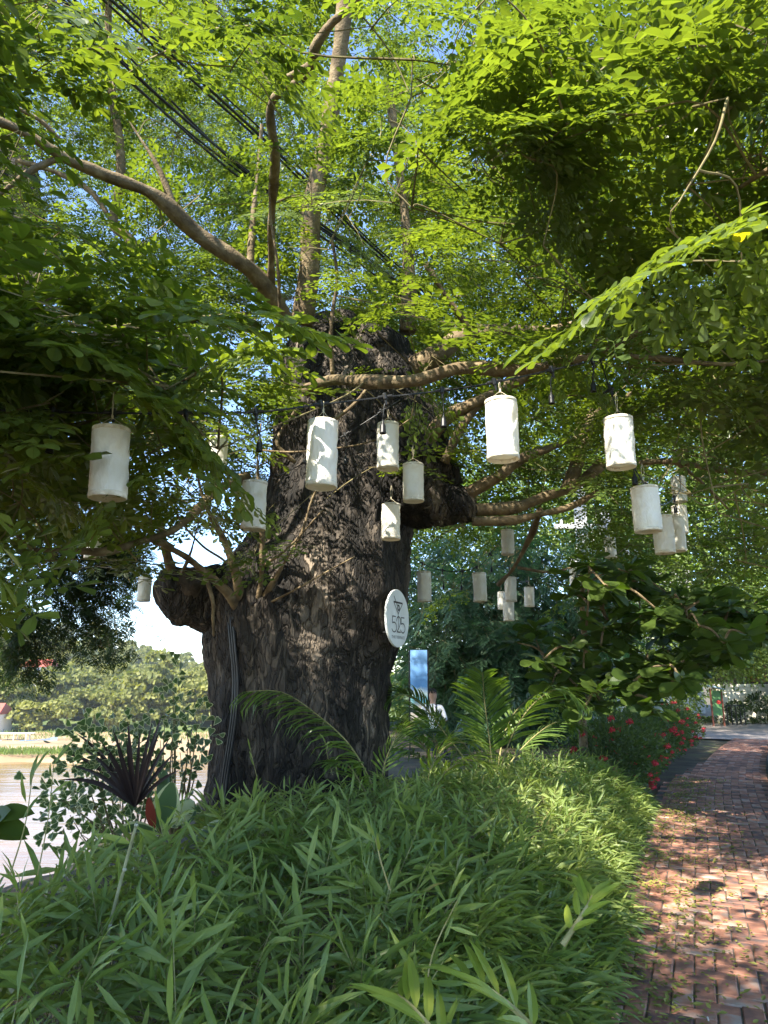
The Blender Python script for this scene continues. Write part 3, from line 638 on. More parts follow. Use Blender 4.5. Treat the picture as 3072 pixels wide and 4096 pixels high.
def place_ok(p):
    p = np.atleast_2d(p); x, y, d = proj(p); ok = np.ones(len(p), bool); xy = np.stack([x, y], 1)
    for poly, dm, ch in KEEP:
        ok &= ~(inpoly(xy, poly) & (d < dm) & (d > 0) & (rng.random(len(p)) > ch))
    for c, dl, (x0, x1, y0, y1), lab in lan:
        m = np.where(d > 5.4, 25 + 250 / np.maximum(d, 1), 30 + 430 / np.maximum(d, 1)); ok &= ~((x > x0 - m) & (x < x1 + m) & (y > y0 - m * 1.2) & (y < y1 + m * .6) & (d < dl + .25) & (d > 0))
    ok &= ~((d > 0) & (d < 2.4) & inframe(p, 300))
    return ok
# ------------------------------------------------------------------ crown
REG = [  # x0,x1,y0,y1,d0,d1,clusters,sprays each,lod
 (-250, 980, 1230, 1800, 3.4, 6.2, 33, 7, 0),
 (-250, 460, 1700, 2080, 3.6, 6.5, 14, 6, 0),
 (380, 1020, 1600, 2020, 5.2, 7.0, 24, 5, 0),
 (500, 1700, -200, 420, 3.6, 5.6, 22, 7, 0),
 (500, 1700, 300, 900, 5.4, 7.6, 18, 6, 1),
 (1650, 3300, -100, 700, 3.8, 6.0, 22, 7, 0),
 (1650, 3300, 600, 1500, 4.2, 6.6, 24, 7, 0),
 (2500, 3250, 700, 1750, 2.8, 3.9, 15, 5, 0),
 (2550, 3250, 1450, 2080, 4.5, 7.0, 14, 6, 0),
 (-250, 650, -250, 330, 4.0, 7.0, 18, 6, 0),
 (950, 1750, 1150, 1700, 5.8, 7.0, 46, 4, 0),
 (1180, 1640, 1740, 2200, 6.3, 6.9, 14, 3, 0),
 (-150, 3250, -200, 1500, 8.2, 11.5, 90, 7, 1),
 (1650, 3250, 1200, 2050, 8.0, 11.5, 42, 7, 1),
 (-150, 1200, 1000, 1950, 7.5, 10.5, 26, 7, 1),
 (1600, 3200, 1900, 2350, 10.5, 13, 24, 6, 1),
 (-200, 3300, -250, 1500, 11.5, 15.5, 90, 8, 2),
 (1000, 3300, 200, 1700, 12.5, 17.0, 60, 9, 2),
]
SUNTOP = np.array([(-.3, 2.6), (4.5, 2.2), (6, 9), (.6, 9)])
foli = Bag(); twigs = Bag(); near = []; NODES = [LP]
def add_cluster(c, n, lod, spread=None, link_to=True, r_out=None):
    d = max(2.5, float(proj(c)[2])) if r_out is None else 7.0
    s = spread or (.30 + .035 * d)
    o = c + rng.normal(0, 1, (n, 3)) * [s, s, s * .55]
    ok = place_ok(o) & light_ok(o, soft=r_out is None)
    fp = o[:, :2] - SUN[:2] / SUN[2] * (o[:, 2:3] - 4.4)
    ok &= ~(inpoly(fp, SUNTOP) & (o[:, 2] > 5.6) & (o[:, 1] < 9) & (rng.random(len(o)) < .6))
    o = o[ok]
    if len(o) == 0: return
    out = o - np.array([-.6, TY, 0]); out[:, 2] = 0; out = unit(out)
    f = unit(out * .7 + unit(o - c) * .7 + rng.normal(0, .45, o.shape)); f[:, 2] = f[:, 2] * .4 - .12
    up = unit(np.stack([rng.normal(0, .34, len(o)), rng.normal(0, .34, len(o)), np.ones(len(o))], 1))
    M = frames(f, up, rng.uniform(.85, 1.2, len(o)) * (1.22 if d < 6 else 1.0))
    if link_to and lod < 2:
        k = np.argmin(np.linalg.norm(NODES[0] - c, axis=1)); a = NODES[0][k]; gap = np.linalg.norm(a - c)
        if 0.2 < gap < 1.7:
            mid = (a + c) / 2 + rng.normal(0, .06 + .05 * gap, 3) + [0, 0, .05 * gap]
            cc_ = tube(twigs, [a, mid, c], [.005 + .004 * gap, .004], 5, 9, cap=False); NODES[0] = np.vstack([NODES[0], cc_[3:]])
        for q in o: tube(twigs, [c, (c + q) / 2 + rng.normal(0, .03, 3), q], [.006, .004], 3, 4, cap=False)
    for q in range(len(o)):
        x, y, dd = proj(o[q])
        if dd < 4.9 and lod == 0 and -100 < x < 3172 and -100 < y < 2100: near.append((float(dd), o[q], M[q]))
        else:
            lq = 3 if r_out else (0 if dd < 4.6 else 1 if dd < 10.0 else 2)
            pk = rng.integers(4)
            if 2470 < x < 2930 and 1740 < y < 2300 and 0 < dd < 10.0: continue          # the bunch of lanterns hangs free
            foli.scatter(SPR[lq][pk], M[q:q + 1] * (1.25 if lq == 3 else 1.0), o[q:q + 1])
for (x0, x1, y0, y1, d0, d1, nc, ns, lod) in REG:
    for _ in range(nc):
        add_cluster(P(rng.uniform(x0, x1), rng.uniform(y0, y1), rng.uniform(d0, d1)), ns, lod)
for _ in range(34):
    q = trunk_front(rng.uniform(880, 1500), rng.uniform(2250, 3050)); add_cluster(q + SUN * rng.uniform(4.0, 6.2), 6, 1)
for k_, ncl, nsp in ((7, 3, 5), (8, 1, 4), (6, 1, 3), (0, 2, 5)):
    for _ in range(ncl): add_cluster(lan[k_][0] - [0, 0, .18] + SUN * rng.uniform(1.1, 2.6), nsp, 1, spread=.22)
# the crown goes on outside the picture: overhead, to the left and behind the camera
k = 0
while k < 260:
    a = rng.uniform(0, 2 * np.pi); q = 9.5 * math.sqrt(rng.uniform(.05, 1)); c = np.array([-1.2 + q * math.cos(a), 5.6 + q * math.sin(a), 0]); c[2] = rng.uniform(4.6, 9.5) - .03 * q * q + rng.uniform(0, 1.0)
    if c[2] < 4.2 or inframe(c, 260): continue
    if inpoly(c[:2] - SUN[:2] / SUN[2] * (c[2] - 5.0), SUNTOP)[0] and rng.random() < .85: continue
    k += 1; add_cluster(c, 9, 3, spread=.75, r_out=1)
k = 0
while k < 80:
    c = np.array([rng.uniform(-9, 7), rng.uniform(4.5, 12.5), rng.uniform(9.8, 13.5)])
    if inframe(c, 120) or inpoly(c[:2] - SUN[:2] / SUN[2] * (c[2] - 4.4), SUNTOP)[0]: continue
    k += 1; add_cluster(c, 9, 3, spread=.8, r_out=1)
# the nearest sprays: every compound leaf an object of its own
near.sort(key=lambda q: q[0])
lr = random.Random(7); LEAFM = []
for k in range(6):
    B = Bag(); B.add(*compound(lr, -1)); me = B.mesh("leaf"); me.materials.append(M_leaf); LEAFM.append(me)
nleaf = 0
for dd, o, M in near:
    if nleaf < 300:
        L = lr.uniform(.30, .46); tw = np.array([[0, -.05, 0], [0, L * .5, -.03 * L], [0, L, -.12 * L]]) @ M.T + o
        tube(twigs, tw, [.0055, .002], 3, 4, cap=False)
        for (p, f, u, s) in spray_spots(lr, 5, L):
            link("leaf", LEAFM[lr.randrange(6)], tree, M @ frames(f, u, s)[0], M @ p + o); nleaf += 1
    else:
        foli.scatter(SPR[0 if dd < 4.4 else 1][rng.integers(4)], M[None], o[None])
tag(foli.obj("foliage", [M_leaf, M_twig], tree), None, None, None, "stuff")
tag(twigs.obj("twigs", M_twig, tree), None, None, None, "stuff")
settle(tree)
print("foliage tris", sum(len(t) for t in foli.t))

# unseen promenade tree behind the camera, crown leaves placed to shade the hedge
sh = empty("shade_tree", "unseen tree behind the viewer, its crown shaped to shade the hedge", "tree", None, (-6.4, -3.2, 0))
B = Bag(); tube(B, [[-6.4, -3.2, -.2], [-6.2, -3.0, 2.2], [-5.7, -2.4, 4.6], [-5.0, -1.8, 6.6]], [.30, .24, .18, .06], 14, 24, fn=barky(.03, .1)); B.obj("trunk", M_bark, sh, smooth=True)
B = Bag(); m = 0
while m < 900:
    if m >= 520: c = np.array([rng.uniform(-2.2, 1.5), rng.uniform(1.0, 4.6), .6]) + SUN * rng.uniform(5.2, 9.5)
    else: c = np.array([-4.6, -1.6, 6.0]) + unit(rng.normal(0, 1, 3)) * rng.uniform(.5, 1) * [4.4, 3.9, 1.7]
    if inframe(c, 200) or c[2] < 3.6: continue
    m += 1
    if not light_ok(c)[0]: continue
    B.scatter(SPR[3][rng.integers(4)], frames(rng.normal(0, 1, 3) * [1, 1, .3], [rng.normal(0, .3), rng.normal(0, .3), 1.], rng.uniform(1, 1.5)), c[None])
tag(B.obj("crown", [M_leaf, M_twig], sh), None, None, None, "stuff"); settle(sh)

# ------------------------------------------------------------------ the second tree at the left, and the drooping fine-leaved tree over the river
t2 = empty("old_tree", "second old trunk behind leaves at the upper left edge", "tree", None, (-7.6, 11.5, -2))
B = Bag(); tube(B, [[-7.9, 11.6, -3], PY(-220, 1500, 11.5), PY(-60, 1120, 11.5), PY(60, 950, 11.5), PY(70, 780, 11.5), PY(10, 560, 11.5)], [.75, .62, .58, .5, .42, .3], 40, 70, fn=barky(.08, .15)); B.obj("trunk", M_bark, t2, smooth=True)
B = Bag(); tube(B, [PY(-40, 1180, 11.5), PY(200, 1150, 11.3), PY(420, 1240, 11.0), PY(600, 1290, 10.8)], [.34, .26, .2, .1], 16, 30, fn=barky(.04, .1)); B.obj("branch", M_bark, t2, smooth=True)
fb = Bag()
for _ in range(120):
    c = P(rng.uniform(-250, 1300), rng.uniform(60, 1250), rng.uniform(13, 18)); n = 8
    o = c + rng.normal(0, 1, (n, 3)) * [.8, .8, .45]
    fb.scatter(FEA[rng.integers(3)], frames(rng.normal(0, 1, (n, 3)) * [1, 1, .35], unit(np.stack([rng.normal(0, .4, n), rng.normal(0, .4, n), np.ones(n)], 1)), rng.uniform(1.1, 1.7, n)), o)
tag(fb.obj("crown", [M_feather, M_twig], t2), None, None, None, "stuff"); settle(t2)
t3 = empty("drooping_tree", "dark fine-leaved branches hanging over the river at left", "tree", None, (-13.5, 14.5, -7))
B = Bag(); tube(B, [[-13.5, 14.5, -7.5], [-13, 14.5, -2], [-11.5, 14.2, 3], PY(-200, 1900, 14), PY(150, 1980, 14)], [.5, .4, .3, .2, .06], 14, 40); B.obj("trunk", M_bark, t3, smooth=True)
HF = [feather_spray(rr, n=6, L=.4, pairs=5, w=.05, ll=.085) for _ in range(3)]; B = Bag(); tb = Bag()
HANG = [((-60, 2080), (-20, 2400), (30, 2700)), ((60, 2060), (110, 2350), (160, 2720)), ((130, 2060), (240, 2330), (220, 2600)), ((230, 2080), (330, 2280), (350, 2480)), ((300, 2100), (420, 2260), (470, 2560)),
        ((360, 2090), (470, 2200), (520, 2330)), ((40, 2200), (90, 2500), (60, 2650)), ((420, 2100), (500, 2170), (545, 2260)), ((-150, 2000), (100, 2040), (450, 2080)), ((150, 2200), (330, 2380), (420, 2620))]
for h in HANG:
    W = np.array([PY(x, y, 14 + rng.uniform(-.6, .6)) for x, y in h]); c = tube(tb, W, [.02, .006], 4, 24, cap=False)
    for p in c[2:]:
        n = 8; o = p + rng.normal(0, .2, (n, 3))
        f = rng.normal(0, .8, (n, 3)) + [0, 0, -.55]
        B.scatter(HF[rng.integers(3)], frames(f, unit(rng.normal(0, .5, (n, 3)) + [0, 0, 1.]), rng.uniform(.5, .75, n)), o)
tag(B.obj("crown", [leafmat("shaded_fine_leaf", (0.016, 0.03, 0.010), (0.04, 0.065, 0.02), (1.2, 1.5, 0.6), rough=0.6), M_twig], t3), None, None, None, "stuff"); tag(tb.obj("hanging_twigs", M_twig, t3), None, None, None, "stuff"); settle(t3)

# ------------------------------------------------------------------ trees behind, on the right
def leafy_tree(name, label, base, trunk, blobs, mat, tpl, per, scale, droop=.3, trunk_r=.25):
    t = empty(name, label, "tree", None, base)
    B = Bag(); tube(B, [base, *trunk], [trunk_r, trunk_r * .35], 10, 24, fn=barky(.02, .1)); B.obj("trunk", M_bark, t, smooth=True)
    B = Bag(); tb = Bag()
    for (c, r) in blobs:
        c = np.asarray(c, float); r = np.asarray(r, float)
        n = int(per * (r[0] * r[2]) ** .75 * 4)
        d = unit(rng.normal(0, 1, (n, 3))); o = c + d * r * rng.uniform(.45, 1.0, (n, 1)) ** .6
        o += .28 * np.array([[mnoise.noise(Vector(q * 1.1)), mnoise.noise(Vector(q * 1.1 + 9)), mnoise.noise(Vector(q * 1.1 + 19))] for q in o]) * r.mean()
        f = unit(d + rng.normal(0, .5, (n, 3)) + [0, 0, -droop]); up = unit(rng.normal(0, .45, (n, 3)) + [0, 0, 1.] + d * .4)
        for k in range(len(tpl)):
            B.scatter(tpl[k], frames(f[k::len(tpl)], up[k::len(tpl)], scale * rng.uniform(.8, 1.25, len(f[k::len(tpl)]))), o[k::len(tpl)])
        tube(tb, [trunk[-1], (np.asarray(trunk[-1]) + c) / 2 + [0, 0, .2], c], [.06, .02], 5, 8, cap=False)
    tag(B.obj("crown", [mat, M_twig], t), None, None, None, "stuff"); tag(tb.obj("branches", M_twig, t), None, None, None, "stuff")
    settle(t); return t
BIGF = [feather_spray(rr, n=6, L=.55, pairs=8, w=.03, ll=.085) for _ in range(3)]
def blobs(spec): return [(P(x, y, d), (rx, ry, rz)) for x, y, d, rx, ry, rz in spec]
leafy_tree("feathery_tree", "dark blue-green feathery tree behind the small lanterns", (3.6, 20, -.1), [(3.6, 20, 2.8), (3.7, 20, 5.2)],
           blobs([(x_, y_, d_ + 3.0, a_ * 1.18, b_ * 1.1, c_ * 1.18) for x_, y_, d_, a_, b_, c_ in [(1900, 2250, 16, 1.5, 1.2, .9), (1780, 2450, 15.5, 1.1, 1, .9), (2050, 2420, 15.5, 1.4, 1, .9), (2250, 2330, 16, 1.3, 1, 1.), (1900, 2600, 15, 1.4, 1, .8), (2150, 2620, 15, 1.2, 1, .8), (1740, 2640, 15.5, .7, .7, .6), (2000, 2780, 15, 1.2, .9, .6), (1830, 2760, 15, .9, .8, .6), (2280, 2560, 15.5, 1, .9, .9), (2200, 2780, 15, 1, .8, .6)]]), M_dark, BIGF, 30, 1.35, droop=.8)
leafy_tree("sunlit_tree", "bright yellow-green tree seen in the gap right of the trunk", (3.4, 26, -.1), [(3.2, 26, 3), (3.0, 26, 5)],
           blobs([(1650, 2250, 24, 2.2, 1.5, 2), (1950, 2100, 25, 2.6, 1.6, 2.2), (1640, 2620, 24, 1.6, 1.2, 1.8), (1800, 2700, 24, 1.8, 1.2, 1.6), (2150, 1950, 25, 2.4, 1.5, 2), (1600, 2800, 23, 1.2, 1, 1)]), M_lime, SPR[3], 17, 1.9, trunk_r=.3)
leafy_tree("background_tree", "tall bright green tree beyond the right-hand lantern bunch", (14, 30, -.1), [(14, 30, 4), (13.5, 30, 8)],
           blobs([(2950, 2150, 27, 2.6, 2, 2.2), (2750, 2000, 28, 2.6, 2, 2.2), (3050, 1850, 27, 2.5, 2, 2.2), (2600, 1850, 28, 2.4, 2, 2), (2850, 2400, 26, 2.2, 1.6, 1.6), (3080, 2450, 26, 2.0, 1.5, 1.6), (2450, 2050, 29, 2.2, 1.8, 2.2), (2550, 2300, 28, 2.2, 1.6, 2), (2380, 2550, 27, 2.0, 1.5, 2), (2650, 2600, 27, 2.0, 1.5, 1.4), (2300, 1800, 29, 2.4, 2, 2), (3150, 2150, 27, 2, 2, 2)]), M_lime, SPR[3], 17, 1.9, trunk_r=.4)
leafy_tree("roof_tree", "mid green tree hanging over the temple wall at right", (15.5, 29, -.1), [(15.2, 29, 3), (14.8, 28, 5)],
           blobs([(2980, 2540, 22, 1.4, 1.0, .8), (3100, 2510, 22, 1.4, 1, .9), (2860, 2560, 23, 1.2, 1, .8)]), M_leaf, SPR[3], 24, 1.4, trunk_r=.25)

# ------------------------------------------------------------------ lanterns
def lantern_meshes(seed):
    r = random.Random(seed); sides, nr = 56, 24; th = np.linspace(0, 2 * np.pi, sides, endpoint=False); V = []
    off = r.uniform(0, 50); skew = r.uniform(-.006, .006)
    for i in range(nr):
        u = i / (nr - 1); z = -u * LH
        for a in th:
            w = math.sin(math.pi * u) ** .6
            q = Vector((math.cos(a) * 2.2 + off, math.sin(a) * 2.2, u * 2.0)); q2 = Vector((math.cos(a + u * 2.2) * 5, math.sin(a + u * 2.2) * 5, u * 2.5 + off))
            rr_ = LD / 2 * (1 - .035 * w) + w * (.007 * mnoise.noise(q) + .006 * (1 - abs(mnoise.noise(q2)) * 3) + .003 * mnoise.noise(q2 * 2.3))
            V.append([rr_ * math.cos(a) + skew * w, rr_ * math.sin(a), z])
    i, j = np.meshgrid(np.arange(nr - 1), np.arange(sides), indexing='ij'); i = i.ravel(); j = j.ravel(); k = (j + 1) % sides
    A, B_, C, D = i * sides + j, i * sides + k, (i + 1) * sides + k, (i + 1) * sides + j
    B = Bag(); B.add(V, np.concatenate([np.stack([A, B_, C], 1), np.stack([A, C, D], 1)])); sh_ = B.mesh("shade", True); sh_.materials.append(M_cloth)
    def hem(z0, z1):
        B = Bag(); R = LD / 2 + .0008; lathe(B, [(R - .004, z0), (R, z0 - .002), (R + .0006, (z0 + z1) / 2), (R, z1 + .002), (R - .004, z1)], 36); m = B.mesh("hem", True); m.materials.append(M_hem); return m
    return sh_, hem(.002, -.022), hem(-LH + .026, -LH - .002)
LM = [lantern_meshes(s) for s in range(5)]
def cord_mesh(up):
    B = Bag(); R = LD / 2
    for a in (.4, 2.5, 4.6): tube(B, [[R * math.cos(a), R * math.sin(a), -.008], [R * .4 * math.cos(a), R * .4 * math.sin(a), .035], [0, 0, .062]], [.0016], 4, 5)
    tube(B, [[0, 0, .055], [.002, 0, .07], [0, .002, .078]], [.005, .006, .004], 6, 6)
    tube(B, [[.003, 0, .07], [.008, .004, .07 + up * .5], [.002, 0, .07 + up]], [.0016], 4, 6); tube(B, [[-.003, 0, .07], [-.009, -.003, .07 + up * .5], [-.002, 0, .07 + up]], [.0016], 4, 6)
    m = B.mesh("cord"); m.materials.append(M_cord); return m
def clip_mesh():
    B = Bag(); lathe(B, [(.0, .03), (.010, .028), (.016, .02), (.016, -.012), (.010, -.022), (.007, -.05), (0, -.05)], 10); tube(B, [[-.045, 0, .004], [.045, 0, .004]], [.011], 8, 4)
    m = B.mesh("clip"); m.materials.append(M_black); return m
CLIPM = clip_mesh(); CORDS = [cord_mesh(.05), cord_mesh(.13)]
UP = [.05] * len(lan)
for k, (c, d, bx_, lab) in enumerate(lan):
    size = 1.0
    g = "white cloth lanterns hung in the great tree" if k not in (16, 17, 18, 19, 20, 21) else "cloth lanterns on the far string"
    px_w = bx_[1] - bx_[0]; px_h = bx_[3] - bx_[2]
    s = px_w / FPX * d / LD; hz = min(1.25, max(.85, (px_h - .16 * px_w) / FPX * d / (LH * s)))
    L_ = empty("cloth_lantern", lab, "lantern", g, c); L_.scale = (s, s, s * hz); L_.rotation_euler = (rng.normal(0, .010), rng.normal(0, .012), rng.uniform(0, 6.28))
    m = LM[k % 5]; link("shade", m[0], L_); link("hem", m[1], L_); link("hem", m[2], L_); link("cord", CORDS[0 if k in (1, 2, 6) else 1], L_)
    lan[k] = (c, d, bx_, lab, c + np.array([0, 0, s * hz * (.07 + (.05 if k in (1, 2, 6) else .13))]))
# ------------------------------------------------------------------ festoon strings with empty sockets
def socket_mesh():
    B = Bag(); lathe(B, [(0, 0), (.004, 0), (.006, -.02), (.0125, -.034), (.0175, -.045), (.019, -.085), (.0205, -.088), (.0205, -.094), (.016, -.094), (.015, -.07), (0, -.07)], 14)
    m = B.mesh("lamp_socket", True); m.materials.append(M_black); return m
SOCK = socket_mesh()
def string(label, pts, drops, clips=(), r=.0045):
    W = np.array([P(*p) for p in pts]); o = empty("festoon_string", label, "light string", "festoon strings with empty sockets", W[0])
    B = Bag(); c = tube(B, W, [r], 6, len(pts) * 8); tube(B, W + [0, 0, .004], [r * .7], 5, len(pts) * 8); B.obj("cable", M_black, o, smooth=True)
    for (x, y, ln) in drops:
        xs, ys, ds = proj(c); k = int(np.argmin((xs - x) ** 2 + (.3 * (ys - y)) ** 2)); p = c[k]; tg = unit(c[min(k + 1, len(c) - 1)] - c[max(k - 1, 0)])
        M = frames(tg, [0, 0, 1.])[0]; M = np.stack([M[:, 1], -M[:, 0], M[:, 2]], 1)
        link("clip", CLIPM, o, M, p)
        if ln > 0:
            L = ln / FPX * ds[k]; end = p + np.array([rng.normal(0, .012), rng.normal(0, .012), -max(.06, L - .09)])
            B = Bag(); tube(B, [p + [0, 0, -.04], (p + end) / 2 + rng.normal(0, .006, 3), end], [.0042], 6, 8); B.obj("drop_cord", M_black, o, smooth=True)
            link("lamp_socket", SOCK, o, np.eye(3) * 1.0, end)
    settle(o); return c
string("black string sagging across the front past the largest lantern", [(-60, 1640, 3.7), (200, 1648, 3.7), (390, 1652, 3.7), (740, 1655, 3.9), (1040, 1648, 4.1), (1290, 1618, 4.25), (1535, 1590, 4.4), (1780, 1562, 4.4), (1980, 1530, 4.25), (2200, 1482, 4.5), (2390, 1440, 4.8), (2420, 1430, 5.0)],
       [(440, 1652, 0), (745, 1655, 160), (1035, 1648, 160), (1288, 1620, 0), (1540, 1590, 150), (1780, 1562, 150), (1985, 1530, 0), (2205, 1482, 140), (2372, 1444, 130), (215, 1648, 170)])
string("short rear string slanting up across the trunk", [(1110, 1905, 6.7), (1200, 1860, 6.5), (1390, 1735, 6.4), (1530, 1645, 6.4), (1600, 1600, 6.6)], [(1215, 1850, 90), (1386, 1738, 120), (1528, 1648, 0)])
string("black string dropping steeply towards the right-hand bunch of lanterns", [(2400, 1435, 5.0), (2440, 1560, 4.9), (2500, 1720, 4.8), (2530, 1850, 4.8), (2575, 1930, 4.8), (2650, 2020, 6.2), (2720, 1960, 8.2), (2715, 1880, 8.4)],
       [(2440, 1560, 0), (2533, 1845, 80), (2580, 1935, 0), (2700, 1985, 60)])
string("far string sagging in front of the feathery tree", [(1630, 2205, 10.2), (1690, 2255, 10.2), (1770, 2282, 10.4), (1850, 2285, 10.4), (1920, 2262, 10.5), (1965, 2210, 10.6), (2010, 2150, 10.7), (2045, 2060, 10.6)],
       [(1690, 2255, 0), (1772, 2282, 75), (1848, 2285, 75), (1905, 2266, 0), (1960, 2215, 70), (2012, 2150, 70)])
string("small far string right of the group of three lanterns", [(2030, 2260, 12), (2070, 2320, 12.5), (2110, 2326, 13), (2190, 2300, 13), (2290, 2235, 13)], [(2108, 2326, 0), (2040, 2280, 50)])
string("string half lost in the leaves at the far left", [(-80, 1720, 4.6), (90, 1740, 4.7), (260, 1790, 5.2), (400, 1860, 6.0), (600, 1790, 6.4), (860, 1730, 6.6), (1000, 1740, 6.8)], [(90, 1740, 110), (330, 1830, 0), (570, 1800, 90), (870, 1730, 0)])

# ------------------------------------------------------------------ overhead cables
CAB = [((150, -40), (520, 330), (1000, 720), (1420, 1010), (1700, 1230)), ((175, -40), (560, 360), (1000, 745), (1420, 1040), (1700, 1260)), ((215, -40), (540, 300), (1010, 700), (1430, 1000), (1705, 1220)), ((235, -40), (600, 350), (1040, 730), (1420, 1020), (1700, 1240)),
       ((370, -40), (700, 260), (1080, 600), (1440, 960), (1720, 1210)), ((400, -40), (720, 250), (1100, 600), (1450, 950), (1720, 1190)), ((430, -40), (760, 260), (1120, 590), (1460, 945), (1730, 1180)), ((260, -40), (480, 190), (980, 690), (1400, 990), (1690, 1215))]
for k, w in enumerate(CAB):
    B = Bag(); dd = [7.0, 7.6, 8.4, 9.4, 10.4]; W = np.array([P(x, y, d) for (x, y), d in zip(w, dd)]); tube(B, W, [.011 + .003 * (k % 3)], 6, 40)
    tag(B.obj("overhead_cable", M_black, smooth=True), "black cable of the left-hand overhead bundle" if k not in (4, 5, 6) else "black cable of the right-hand overhead bundle", "cable", "overhead cables of the left-hand bundle" if k not in (4, 5, 6) else "overhead cables of the right-hand bundle")
# cable down the trunk
tcab = empty("trunk_cable", "thick black cable bundle running down the trunk's left side", "cable", None, trunk_front(895, 3200))
for q in (-9, 0, 9):
    B = Bag(); tube(B, [trunk_front(x + q, y, .06) for x, y in ((955, 2330), (925, 2440), (930, 2560), (942, 2700), (940, 2820), (925, 2950), (905, 3080), (890, 3200))], [.014], 6, 50); B.obj("strand", M_black, tcab, smooth=True)
settle(tcab)

# ------------------------------------------------------------------ round sign
sc_c = P(1592, 2473, 7.55); SD = 229 / FPX * 7.55; wv = unit(np.array([.41, .91, 0])); nv = np.array([wv[1], -wv[0], 0])
SM = np.stack([wv, np.array([0, 0, 1.]), nv], 1)
sg = empty("round_sign", "round white sign with cocktail glass and 525 THE TERRACE on the trunk", "sign", None, sc_c)
M_sign = plain("white_sign_face", (0.78, 0.80, 0.80), rough=0.45); M_ink = plain("sign_ink", (0.035, 0.028, 0.032), rough=0.5)
B = Bag(); th = np.linspace(0, 2 * np.pi, 64, endpoint=False); R = SD / 2
prof = [(0, .0), (R - .002, .0), (R, -.002), (R, -.022), (R - .002, -.024), (0, -.024)]
V = np.array([[r * math.cos(a), r * math.sin(a), z] for r, z in prof for a in th]) @ SM.T + sc_c
i, j = np.meshgrid(np.arange(5), np.arange(64), indexing='ij'); i = i.ravel(); j = j.ravel(); k2 = (j + 1) % 64
B.add(V, np.concatenate([np.stack([i * 64 + j, i * 64 + k2, (i + 1) * 64 + k2], 1), np.stack([i * 64 + j, (i + 1) * 64 + k2, (i + 1) * 64 + j], 1)])); B.obj("disc", M_sign, sg)
def stroke(B, pts, w, closed=False, z=.003):
    pts = np.asarray(pts, float); n = len(pts); g = np.gradient(pts, axis=0)
    if closed: g = np.roll(pts, -1, 0) - np.roll(pts, 1, 0)
    g = unit(g); nn = np.stack([-g[:, 1], g[:, 0]], 1)
    V2 = np.concatenate([pts + nn * w / 2, pts - nn * w / 2]) * SD; V3 = np.column_stack([V2, np.full(len(V2), z)]) @ SM.T + sc_c
    a = np.arange(n if closed else n - 1); b = (a + 1) % n
    B.add(V3, np.concatenate([np.stack([a, a + n, b + n], 1), np.stack([a, b + n, b], 1)]))
def arc(cx, cy, rx, ry, a0, a1, n=22): t = np.radians(np.linspace(a0, a1, n)); return np.stack([cx + rx * np.cos(t), cy + ry * np.sin(t)], 1)
def dens(pts): return np.concatenate([np.linspace(pts[k], pts[k + 1], 8)[:-1] for k in range(len(pts) - 1)] + [np.array([pts[-1]])])
B = Bag(); stroke(B, dens([(-.20, .272), (.20, .272)]), .030); stroke(B, dens([(-.195, .27), (0, .077)]), .017, z=.0034); stroke(B, dens([(.195, .27), (0, .077)]), .017, z=.0038)
stroke(B, dens([(0, .085), (0, .025), (.012, -.15)]), .016, z=.0042); stroke(B, dens([(-.195, .375), (-.03, .21)]), .016, z=.0046); stroke(B, arc(.012, .182, .038, .043, 0, 343, 26), .028, True, z=.005); B.obj("cocktail_glass", M_ink, sg)
def five(B, x0, x1):
    w = x1 - x0; stroke(B, dens([(x0 + .85 * w, .022), (x0, .022)]), .018); stroke(B, dens([(x0 + .02 * w, .030), (x0 + .0 * w, -.10)]), .020, z=.0034)
    stroke(B, np.concatenate([[(x0, -.100)], arc(x0 + .38 * w, -.162, .60 * w, .082, 128, -158, 40)]), .019, z=.0038)
B = Bag(); five(B, -.25, -.075); B.obj("digit", M_ink, sg)
B = Bag(); stroke(B, np.concatenate([arc(.018, -.045, .088, .072, 190, -20, 30), [(.06, -.135), (-.055, -.236)]]), .019, z=.0034); stroke(B, dens([(-.065, -.238), (.10, -.238)]), .02, z=.0038); B.obj("digit", M_ink, sg)
B = Bag(); five(B, .13, .305); B.obj("digit", M_ink, sg)
fc = bpy.data.curves.new("lettering", 'FONT'); fc.body = "THE TERRACE"; fc.size = .060 * SD; fc.align_x = 'CENTER'; fc.space_character = 1.15
fo = bpy.data.objects.new("tmp_text", fc); col.objects.link(fo); bpy.context.view_layer.update()
me = bpy.data.meshes.new_from_object(fo.evaluated_get(bpy.context.evaluated_depsgraph_get())); bpy.data.objects.remove(fo)
me.materials.append(M_ink); xs = [v.co.x for v in me.vertices]; kx = .56 * SD / (max(xs) - min(xs))
link("lettering", me, sg, SM @ np.diag([kx, 1.15, 1]), sc_c + SM @ np.array([0, -.352 * SD, .003]))
B = Bag(); tube(B, [sc_c - nv * .02 - wv * .1, sc_c - nv * .3 - wv * .02], [.012], 8, 4); B.obj("bracket", M_black, sg)
B = Bag(); tube(B, [sc_c - nv * .02 - wv * .1 + [0, 0, -.15], sc_c - nv * .3 - wv * .02 + [0, 0, -.15]], [.012], 8, 4); B.obj("bracket", M_black, sg); settle(sg)

